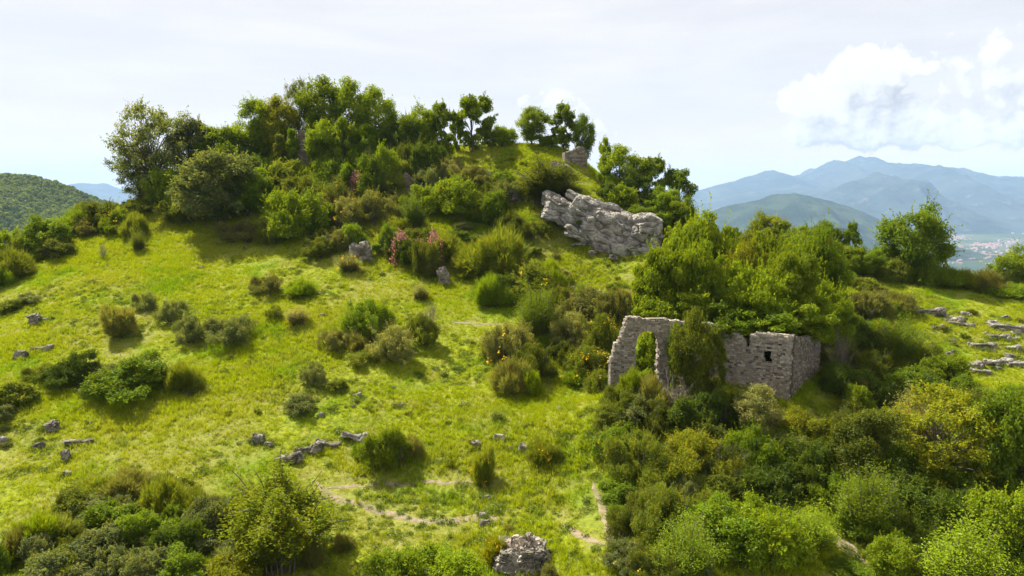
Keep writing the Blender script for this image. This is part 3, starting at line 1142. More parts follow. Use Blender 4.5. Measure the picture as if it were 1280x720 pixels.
def plant_at(kind, m, P, w, h, label, group=None, flowers=None, sink=0.0, fmat='flower'):
    fam = kind.split('.')[0]
    cands = [p for k, p in PROTOS.items() if k.startswith(kind + ('.' if '.' not in kind else ''))]
    if len(cands) > 1:
        sc_ = [abs(math.log((w * h) ** .5 / (p.W * p.H) ** .5)) + random.random() * .35 for p in cands]
        pr = cands[int(np.argmin(sc_))]
    else:
        pr = cands[0]
    nm, fn, wn, cat = KIND_OF[fam]
    # crooked lean is slight; feet sit a little below the turf
    root = empty(nm, P - Vector((0, 0, .06 + sink)), label, cat, group, random.random() * 6.283)
    if fam == 'broom':
        h *= .8
        w *= 1.08
    elif fam in ('bush', 'bramble'):
        h *= .86
    root.scale = (w / pr.W, w / pr.W * random.uniform(.85, 1.1), h / pr.H)
    if pr.fol is not None:
        f = link(fn, pr.fol, root)
        set_mat(f, M[m])
    link(wn, pr.wood, root)
    if flowers:
        fl = link('flower_heads', FLOWERS[flowers], root, kind='stuff')
        fl.scale = (pr.W, pr.W, pr.H)
        set_mat(fl, M[fmat])
    return root


# ---------------------------------------------------------------- rocks


def ico(sub):
    bm = bmesh.new()
    bmesh.ops.create_icosphere(bm, subdivisions=sub, radius=1)
    V_ = np.array([v.co[:] for v in bm.verts])
    F_ = np.array([[v.index for v in f.verts] for f in bm.faces])
    bm.free()
    return V_, F_


ICO = {s: ico(s) for s in (4, 5, 6, 7)}


def rock_mesh(name, size, seed, sub=5, cell=1.3, amp=.35, boxy=.55, m=None, tilt=0.0, fine=1.0, smooth_=False, block=1.0, crack=.9):
    """limestone block: a squarish body cut by joints, with ledges and pitted faces (size = half extents, metres)"""
    V0, F0 = ICO[sub]
    size = np.array(size, float)
    sgn = np.sign(V0)
    V_ = sgn * np.abs(V0) ** boxy
    V_ = V_ / np.max(np.abs(V_), axis=1, keepdims=True) ** .35
    V_ = V_ * size
    ct, st = math.cos(tilt), math.sin(tilt)
    o = seed * 13.7
    x, y, z = V_[:, 0] + o, V_[:, 1], V_[:, 2]
    zt = z * ct - x * st          # bedding direction
    wx = x + fbm(x / cell, y / cell, z / cell, octv=2, seed=seed) * cell * .35
    f1, f2, cid = worley(wx / cell, y / cell, zt / (cell * .42), seed)
    g1, g2, cid2 = worley(wx / (cell * .38), y / (cell * .38), zt / (cell * .22), seed + 3)
    N_ = unit(V_ / size ** 1.6)
    d = (cid - .5) * amp * block + (cid2 - .5) * amp * .20 * fine
    d = d - amp * crack * np.exp(-((f2 - f1) / .08) ** 2) - amp * .16 * fine * np.exp(-((g2 - g1) / .12) ** 2)
    lo_ = fbm(x / cell * .55, y / cell * .55, z / cell * .55, octv=2, seed=seed + 16)
    d = d + lo_ * amp * 1.6 + fbm(x * 1.4, y * 1.4, z * 1.4, octv=5, seed=seed + 6, gain=.6) * amp * .40
    V_ = V_ + N_ * d[:, None]
    return mesh_np(name, V_, F0, [m or ROCK], smooth_)


ROCKS = [rock_mesh('rock_block', (.5, .42, .3), 3, 4, .5, .16), rock_mesh('rock_block', (.6, .4, .24), 8, 4, .45, .16), rock_mesh('rock_block', (.45, .45, .4), 15, 4, .5, .2),
         rock_mesh('rock_slab', (1.1, .5, .2), 22, 5, .6, .16), rock_mesh('rock_slab', (1.3, .55, .26), 29, 5, .7, .2)]


def rock(px, py, w, h, label, k=0, m=None, group=None, rz=None, Y=None, name='rock'):
    P = at(px, py, Y)
    s = P.y / FPX
    me = ROCKS[k]
    o = link(name, me, None, label=label, category='rock', group=group)
    d = me.vertices
    base_w = (1.0, 1.2, .9, 2.2, 2.6)[k]
    base_h = (.6, .48, .8, .4, .52)[k]
    o.location = P + Vector((0, 0, h * s * .30))
    o.scale = (w * s / base_w, w * s / base_w * .9, h * s / base_h)
    o.rotation_euler = (random.uniform(-.15, .15), random.uniform(-.2, .25), random.uniform(-.5, .5) if rz is None else rz)
    if m:
        set_mat(o, m)
    return o
ROCKM = rock_mat('limestone_grey', (.42, .385, .33), (.17, .15, .13), (.30, .24, .17), moss=(.13, .14, .02), mossy=.58, scale=.7)

# ---------------------------------------------------------------- the large crag
P0 = world_pt(755, 290, 102)
crag = empty('rock_outcrop', at(755, 310), 'large pale limestone crag jutting from the slope below the hilltop meadow', 'crag')
chunks = [  # px, py, Y, half width, half depth, half height (m), tilt, pale
    (706, 266, 105, 3.2, 2.6, 2.3, .45, 0), (730, 272, 104.3, 3.0, 2.8, 3.0, .55, 0), (752, 286, 103.2, 3.1, 2.8, 2.5, .38, 0), (776, 293, 102.8, 3.2, 2.8, 2.7, .45, 0), (803, 297, 102, 2.7, 3.0, 3.0, .16, 0),
    (727, 253, 107.5, 3.4, 2.6, 1.2, .55, 1), (757, 265, 106.5, 3.4, 2.6, 1.2, .42, 1), (790, 277, 105, 3.2, 2.4, 1.3, .30, 1), (690, 252, 107.5, 1.9, 1.8, 1.3, .5, 0),
    (728, 296, 102.2, 3.0, 1.6, 1.2, .42, 0), (765, 309, 100.8, 2.8, 1.4, 1.1, .35, 0), (797, 314, 100.2, 2.3, 1.4, 1.1, .1, 0)]
for i, (px, py, Y, a, b_, c, tl, pl) in enumerate(chunks):
    o = link('boulder', rock_mesh('crag_block', (a, b_, c), 40 + i, 6, 2.6 + .5 * (i % 3), .75, .80, ROCKW if pl else ROCKM, 0.0, .5, False, .6, .5), crag)
    o.location = Vector(world_pt(px, py, Y)) - crag.location
    o.rotation_euler = (random.uniform(-.15, .15), tl, random.uniform(-.3, .3))

# ---------------------------------------------------------------- ruined masonry
stone_m, t, out = mat('wall_stone')
a = t.n('ShaderNodeAttribute', attribute_name='var')
geo = t.n('ShaderNodeNewGeometry')
n1 = t.noise(geo.outputs['Position'], 1.1, 5, .6)
n2 = t.noise(geo.outputs['Position'], 9, 5, .6)
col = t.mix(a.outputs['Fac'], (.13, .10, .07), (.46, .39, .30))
col = t.mix(t.ramp(n1, .45, .7, 0, .45), col, (.21, .165, .115))
col = t.mix(t.ramp(n2, .55, .75, 0, .5), col, (.12, .11, .09))
b = t.n('ShaderNodeBsdfPrincipled')
b.inputs['Roughness'].default_value = .95
t.l(col, b.inputs['Base Color'])
bp = t.n('ShaderNodeBump')
bp.inputs['Strength'].default_value = .7
bp.inputs['Distance'].default_value = .03
t.l(n2, bp.inputs['Height'])
t.l(bp.outputs[0], b.inputs['Normal'])
t.l(b.outputs[0], out.inputs['Surface'])
mortar_m, t, out = mat('old_mortar')
geo = t.n('ShaderNodeNewGeometry')
n1 = t.noise(geo.outputs['Position'], 5, 6, .65)
b = t.n('ShaderNodeBsdfPrincipled')
b.inputs['Roughness'].default_value = 1
t.l(t.mix(t.ramp(n1, .35, .65), (.08, .07, .055), (.20, .175, .14)), b.inputs['Base Color'])
t.l(b.outputs[0], out.inputs['Surface'])


def box8(c, ax, ay, az_, r, jit):
    """8 corners of a rough block; c centre, ax/ay/az_ half-axis vectors"""
    P = []
    for sx, sy, sz in ((-1, -1, -1), (1, -1, -1), (1, 1, -1), (-1, 1, -1), (-1, -1, 1), (1, -1, 1), (1, 1, 1), (-1, 1, 1)):
        P.append(c + ax * sx + ay * sy + az_ * sz + r.normal(size=3) * jit)
    return P


BF = [(0, 3, 2, 1), (4, 5, 6, 7), (0, 1, 5, 4), (1, 2, 6, 5), (2, 3, 7, 6), (3, 0, 4, 7)]


def masonry(root, p0, p1, zb, top, thick, inside, seed, course=.17, slen=(.2, .46), cell=.12, tone=.5):
    """rubble wall from p0 to p1 (xy). top: list of (s 0..1, z); inside(s_metres, z) -> False in openings. coordinates world."""
    r = np.random.default_rng(seed)
    p0, p1 = np.array(p0, float), np.array(p1, float)
    L = np.linalg.norm(p1 - p0)
    u = np.append((p1 - p0) / L, 0)
    nrm = np.array([u[1], -u[0], 0])      # towards the camera side
    ts = np.array([q[0] for q in top]) * L
    tz = np.array([q[1] for q in top])
    O = np.array([p0[0], p0[1], 0]) - np.array(root.location)
    Z = np.array([0, 0, 1.0])

    sg = np.linspace(0, L, int(L / .3) + 2)
    rag = fbm(sg * 1.3 + seed, sg * 0, octv=3, seed=seed) * (.20 if course < .2 else .6) + (r.random(len(sg)) - .5) * .08

    def isin(s, z):
        return 0 < s < L and z < np.interp(s, ts, tz) + np.interp(s, sg, rag) and inside(s, z)
    # mortar core: voxel skin
    ns = int(L / cell)
    nz = int((tz.max() - zb) / cell) + 1
    occ = np.zeros((ns + 2, nz + 2), bool)
    for i in range(ns):
        for j in range(nz):
            occ[i + 1, j + 1] = isin((i + .5) * cell, zb + (j + .5) * cell)
    V_, F_, idx = [], [], {}
    hd = thick / 2 - .05

    def vid(i, j, side):
        k = (i, j, side)
        if k not in idx:
            idx[k] = len(V_)
            V_.append(O + u * (i * cell) + Z * (zb + j * cell) + nrm * (hd if side else -hd))
        return idx[k]
    for i in range(1, ns + 1):
        for j in range(1, nz + 1):
            if not occ[i, j]:
                continue
            a_, b__ = i - 1, j - 1
            F_.append([vid(a_, b__, 1), vid(a_ + 1, b__, 1), vid(a_ + 1, b__ + 1, 1), vid(a_, b__ + 1, 1)])
            F_.append([vid(a_, b__ + 1, 0), vid(a_ + 1, b__ + 1, 0), vid(a_ + 1, b__, 0), vid(a_, b__, 0)])
            for di, dj, e in ((-1, 0, ((a_, b__), (a_, b__ + 1))), (1, 0, ((a_ + 1, b__ + 1), (a_ + 1, b__))), (0, 1, ((a_, b__ + 1), (a_ + 1, b__ + 1))), (0, -1, ((a_ + 1, b__), (a_, b__)))):
                if not occ[i + di, j + dj]:
                    (q1, w1), (q2, w2) = e
                    F_.append([vid(q1, w1, 0), vid(q1, w1, 1), vid(q2, w2, 1), vid(q2, w2, 0)])
    link('mortar_core', mesh_np('mortar_core', np.array(V_), np.array(F_), [mortar_m]), root)
    # stones, course by course on both faces; they reach 3 to 8 cm beyond the mortar
    SV, SF, sv = [], [], []
    z = zb
    while z < tz.max():
        ch = course * r.uniform(.65, 1.35)
        for side in (1, -1):
            s = r.uniform(-.3, 0)
            while s < L:
                w_ = r.uniform(*slen)
                cz_ = z + ch / 2
                s_next = s + w_
                a0_, b0_ = max(s, .01), min(s + w_, L - .01)
                if isin((a0_ + b0_) / 2, cz_) or isin(a0_, cz_) or isin(b0_, cz_):     # cut the stone back where it would reach into an opening
                    while a0_ < b0_ - .05 and not isin(a0_, cz_):
                        a0_ += .03
                    while a0_ < b0_ - .05 and not isin(b0_, cz_):
                        b0_ -= .03
                cs_, w_ = (a0_ + b0_) / 2, b0_ - a0_
                wav = .05 * math.sin(cs_ * .7 + z)
                if isin(min(max(cs_, .02), L - .02), cz_) and r.random() > .06:
                    dep = .17
                    proud = r.uniform(-.02, .085)
                    c = O + u * cs_ + Z * (cz_ + wav) + nrm * side * (thick / 2 - dep + proud)
                    o_ = len(SV)
                    SV += box8(c, u * (w_ / 2 - .012), nrm * dep, Z * (ch / 2 - .012), r, .014)
                    SF += [tuple(o_ + q for q in f) for f in BF]
                    sv += [float(np.clip(r.normal(tone, .2), 0, 1))] * 6
                s = s_next
        # cap / end stones through the thickness
        s = 0.0
        while s < L:
            w_ = r.uniform(.2, .4)
            cs_, cz_ = s + w_ / 2, z + ch / 2
            if isin(cs_, cz_) and not (isin(cs_, cz_ + ch * 1.1) and isin(cs_ - w_, cz_) and isin(cs_ + w_, cz_)):
                for k in (-1, 0, 1):
                    c = O + u * cs_ + Z * (cz_ + r.uniform(-.02, .07)) + nrm * (k * thick * .27)
                    o_ = len(SV)
                    SV += box8(c, u * w_ * .42, nrm * thick * .15, Z * ch * .5, r, .025)
                    SF += [tuple(o_ + q for q in f) for f in BF]
                    sv += [float(np.clip(r.normal(tone + .06, .2), 0, 1))] * 6
            s += w_
        z += ch
    o = link('wall_stones', mesh_np('wall_stones', np.array(SV), np.array(SF), [stone_m], False, {'var': ('FACE', np.array(sv))}), root, kind='stuff')
    return u, nrm, L, O


def zat(py, Y):
    return world_pt(640, py, Y)[2]


def xat(px, Y):
    return (px - 640) / FPX * Y / (math.cos(PITCH) + 0) if False else None


def colx(px, py, Y):
    return world_pt(px, py, Y)[0]


# arched wall
YA0, YA1 = 61.0, 62.0
xa0, xa1 = colx(762, 440, YA0), colx(893, 440, YA1)
LA = math.hypot(xa1 - xa0, YA1 - YA0)


def sA(px):
    return (px - 762) / (893 - 762)


arch = empty('ruined_arch_wall', (xa0, YA0, zat(500, YA0)), 'ruined rubble wall with a round-headed arch opening and stepped broken left edge', 'ruined wall')
topA = [(sA(762), zat(452, YA0)), (sA(765), zat(444, YA0)), (sA(768), zat(431, YA0)), (sA(773), zat(428, YA0)), (sA(775), zat(417, YA0)), (sA(779), zat(409, YA0)), (sA(781), zat(399, YA0)),
        (sA(800), zat(397, YA0)), (sA(812), zat(401, YA0)), (sA(830), zat(400, YA0)), (sA(850), zat(403, YA0)), (sA(870), zat(404, YA0)), (sA(893), zat(407, YA1))]
ac, ar = sA(807) * LA, 1.08
az0, az1 = zat(478, YA0), zat(429, YA0)


def insA(s, z):
    if az0 < z < az1 and abs(s - ac) < ar * (1 + .05 * math.sin(z * 3)):
        return False
    if z >= az1 and ((s - ac) / ar) ** 2 + ((z - az1) / (ar * 1.15)) ** 2 < 1:
        return False
    for (hx, hz) in ((828, 428), (828, 446), (771, 440), (840, 462), (852, 430)):
        if abs(s - sA(hx) * LA) < .1 and abs(z - zat(hz, YA0)) < .1:
            return False
    return True


uA, nA, _, OA = masonry(arch, (xa0, YA0), (xa1, YA1), zat(520, YA0), topA, .75, insA, 5, .16)
# voussoirs round the arch head
for k in range(13):
    th = math.pi * (k + .5) / 13
    rr_ = ar * 1.10
    c = OA + uA * (ac - math.cos(th) * rr_) + np.array([0, 0, 1.0]) * (az1 + math.sin(th) * rr_ * 1.12) + nA * .12
    rad_ = uA * (-math.cos(th)) + np.array([0, 0, 1.0]) * math.sin(th)
    tan_ = uA * math.sin(th) + np.array([0, 0, 1.0]) * math.cos(th)
    link('voussoir', mesh_np('voussoir', np.array(box8(c, tan_ * .12, nA * .33, rad_ * .17, np.random.default_rng(k), .014)), np.array(BF), [stone_m], False, {'var': ('FACE', np.full(6, .3 + .5 * random.random()))}), arch)

# house ruin: front wall, side wall and back wall
YC0, YC1 = 63.2, 60.0
xc0, xc1 = colx(888, 450, YC0), colx(989, 450, YC1)
LC = math.hypot(xc1 - xc0, YC1 - YC0)
house = empty('ruined_house', (xc0, YC0, zat(490, YC1)), 'roofless stone house ruin with a small square window and a narrow slit', 'ruined house')


def sC(px):
    return (px - 888) / (989 - 888)


topC = [(0, zat(412, YC0)), (sC(905), zat(414, YC0)), (sC(925), zat(418, 62)), (sC(934), zat(424, 62)), (sC(936), zat(418, 61.5)), (sC(945), zat(416, 61.5)), (sC(958), zat(415, 61)), (sC(970), zat(418, 60.6)),
        (sC(980), zat(419, 60.2)), (1, zat(420, YC1))]


def insC(s, z):
    q = s / LC * (989 - 888) + 888
    Yq = YC0 + (YC1 - YC0) * s / LC
    if 956 < q < 966 and zat(453, Yq) < z < zat(437, Yq):
        return False
    if 957.5 < q < 964.5 and zat(435.5, Yq) < z < zat(433.5, Yq):
        return False
    if 934 < q < 938 and zat(433, Yq) < z:
        return False
    for (hx, hz) in ((930, 465), (948, 446), (973, 468), (912, 450), (975, 430), (946, 429)):
        if abs(q - hx) < 1.3 and abs(z - zat(hz, Yq)) < .09:
            return False
    return True


uC, nC, _, OC = masonry(house, (xc0, YC0), (xc1, YC1), zat(505, YC1), topC, .7, insC, 9, .17, tone=.58)
# lintel over the window
cq = sC(961) * LC
c = OC + uC * cq + np.array([0, 0, 1.0]) * (zat(436, 61)) + nC * .1
link('lintel', mesh_np('lintel', np.array(box8(c, uC * .55, nC * .30, np.array([0, 0, .075]), np.random.default_rng(3), .01)), np.array(BF), [stone_m], False, {'var': ('FACE', np.full(6, .75))}), house)
c = OC + uC * cq + np.array([0, 0, 1.0]) * (zat(454.5, 61)) + nC * .1
link('sill', mesh_np('sill', np.array(box8(c, uC * .5, nC * .32, np.array([0, 0, .06]), np.random.default_rng(4), .01)), np.array(BF), [stone_m], False, {'var': ('FACE', np.full(6, .6))}), house)
xe, ye = colx(1021, 440, 67.0), 67.0
masonry(house, (xc1 + .05, YC1 + .36), (xe, ye), zat(500, YC1), [(0, zat(421, YC1)), (.3, zat(424, 62)), (.6, zat(421, 64)), (1, zat(417, 67))], .65, lambda s, z: True, 11, .18, tone=.12)  # low tone: browner side wall, its shade painted into the stones
masonry(house, (xe - 7.2, ye + 2.6), (xe - .4, ye + .1), zat(470, 67), [(0, zat(423, 68)), (1, zat(417, 67))], .6, lambda s, z: True, 12, .2)

# castle fragments on the hilltop


def fragment(name, px0, px1, Y, topl, pyb, label, seed, course=.26, cat='ruined wall', dY=0.5, thick=1.0, tone=.0):  # default tone: brown stone with the shade of the trees painted in
    x0, x1 = colx(px0, pyb, Y), colx(px1, pyb, Y + dY)
    root = empty(name, (x0, Y, zat(pyb, Y)), label, cat)
    masonry(root, (x0, Y), (x1, Y + dY), zat(pyb, Y) - 1.2, [((q - px0) / (px1 - px0), zat(v, Y)) for q, v in topl], thick, lambda s, z: True, seed, course, (.35, .7), .2, tone)
    return root


fragment('ruined_tower_wall', 373, 396, 124.5, [(373, 168), (377, 163), (383, 164), (389, 170), (396, 176)], 209, 'tall brown masonry stump half swallowed by trees at the hilltop', 21)
fragment('ruined_tower_wall', 408, 425, 124.5, [(408, 170), (412, 165), (418, 168), (425, 178)], 203, 'narrow grey wall fragment between two tall hilltop trees', 22)
fragment('ruined_wall', 491, 521, 117, [(491, 222), (498, 218), (510, 217), (516, 220), (521, 228)], 248, 'squat grey masonry block under the dark hilltop bushes', 23)
fragment('ruined_wall', 452, 466, 116.5, [(452, 224), (458, 220), (466, 225)], 240, 'small grey masonry stub left of the squat block', 24)
stub = fragment('ruined_tower_stub', 704, 732, 122.5, [(704, 191), (709, 188), (716, 189), (722, 183), (729, 184), (732, 189)], 223, 'broken stone pillar standing at the right end of the hilltop meadow', 25, .3, 'ruined tower', 1.0, 1.6, .22)

# dry stone mound at the bottom edge and the low walls on the pasture
mound = empty('stone_heap', at(652, 706), 'heap of grey and white rubble stones at the bottom edge', 'stone heap')
r = np.random.default_rng(50)
SV, SF, sv = [], [], []
base_p = at(652, 706)
for i in range(900):
    a_ = r.random() * 6.283
    q = math.sqrt(r.random())
    x_ = math.cos(a_) * q * 1.9
    y_ = math.sin(a_) * q * 1.3
    hz_ = 1.75 * (1 - q ** 2.5) * (1 + .15 * math.sin(a_ * 3)) * r.random() ** .25
    gz = float(ground(base_p.x + x_, base_p.y + y_)) - base_p.z
    d1 = rdir(3, r) * np.array([[.13], [.1], [.08]]) * r.uniform(.6, 1.5)
    o_ = len(SV)
    SV += box8(np.array([x_, y_, gz + hz_]), d1[0], d1[1], d1[2], r, .02)
    SF += [tuple(o_ + q2 for q2 in f) for f in BF]
    sv += [float(np.clip(r.normal(.5, .3), 0, 1))] * 6
link('rubble', mesh_np('rubble', np.array(SV), np.array(SF), [stone_m], False, {'var': ('FACE', np.array(sv))}), mound, kind='stuff')
o = link('boulder', rock_mesh('heap_core', (1.75, 1.15, 1.3), 61, 5, .6, .25), mound)
o.location = (0, 0, .15)


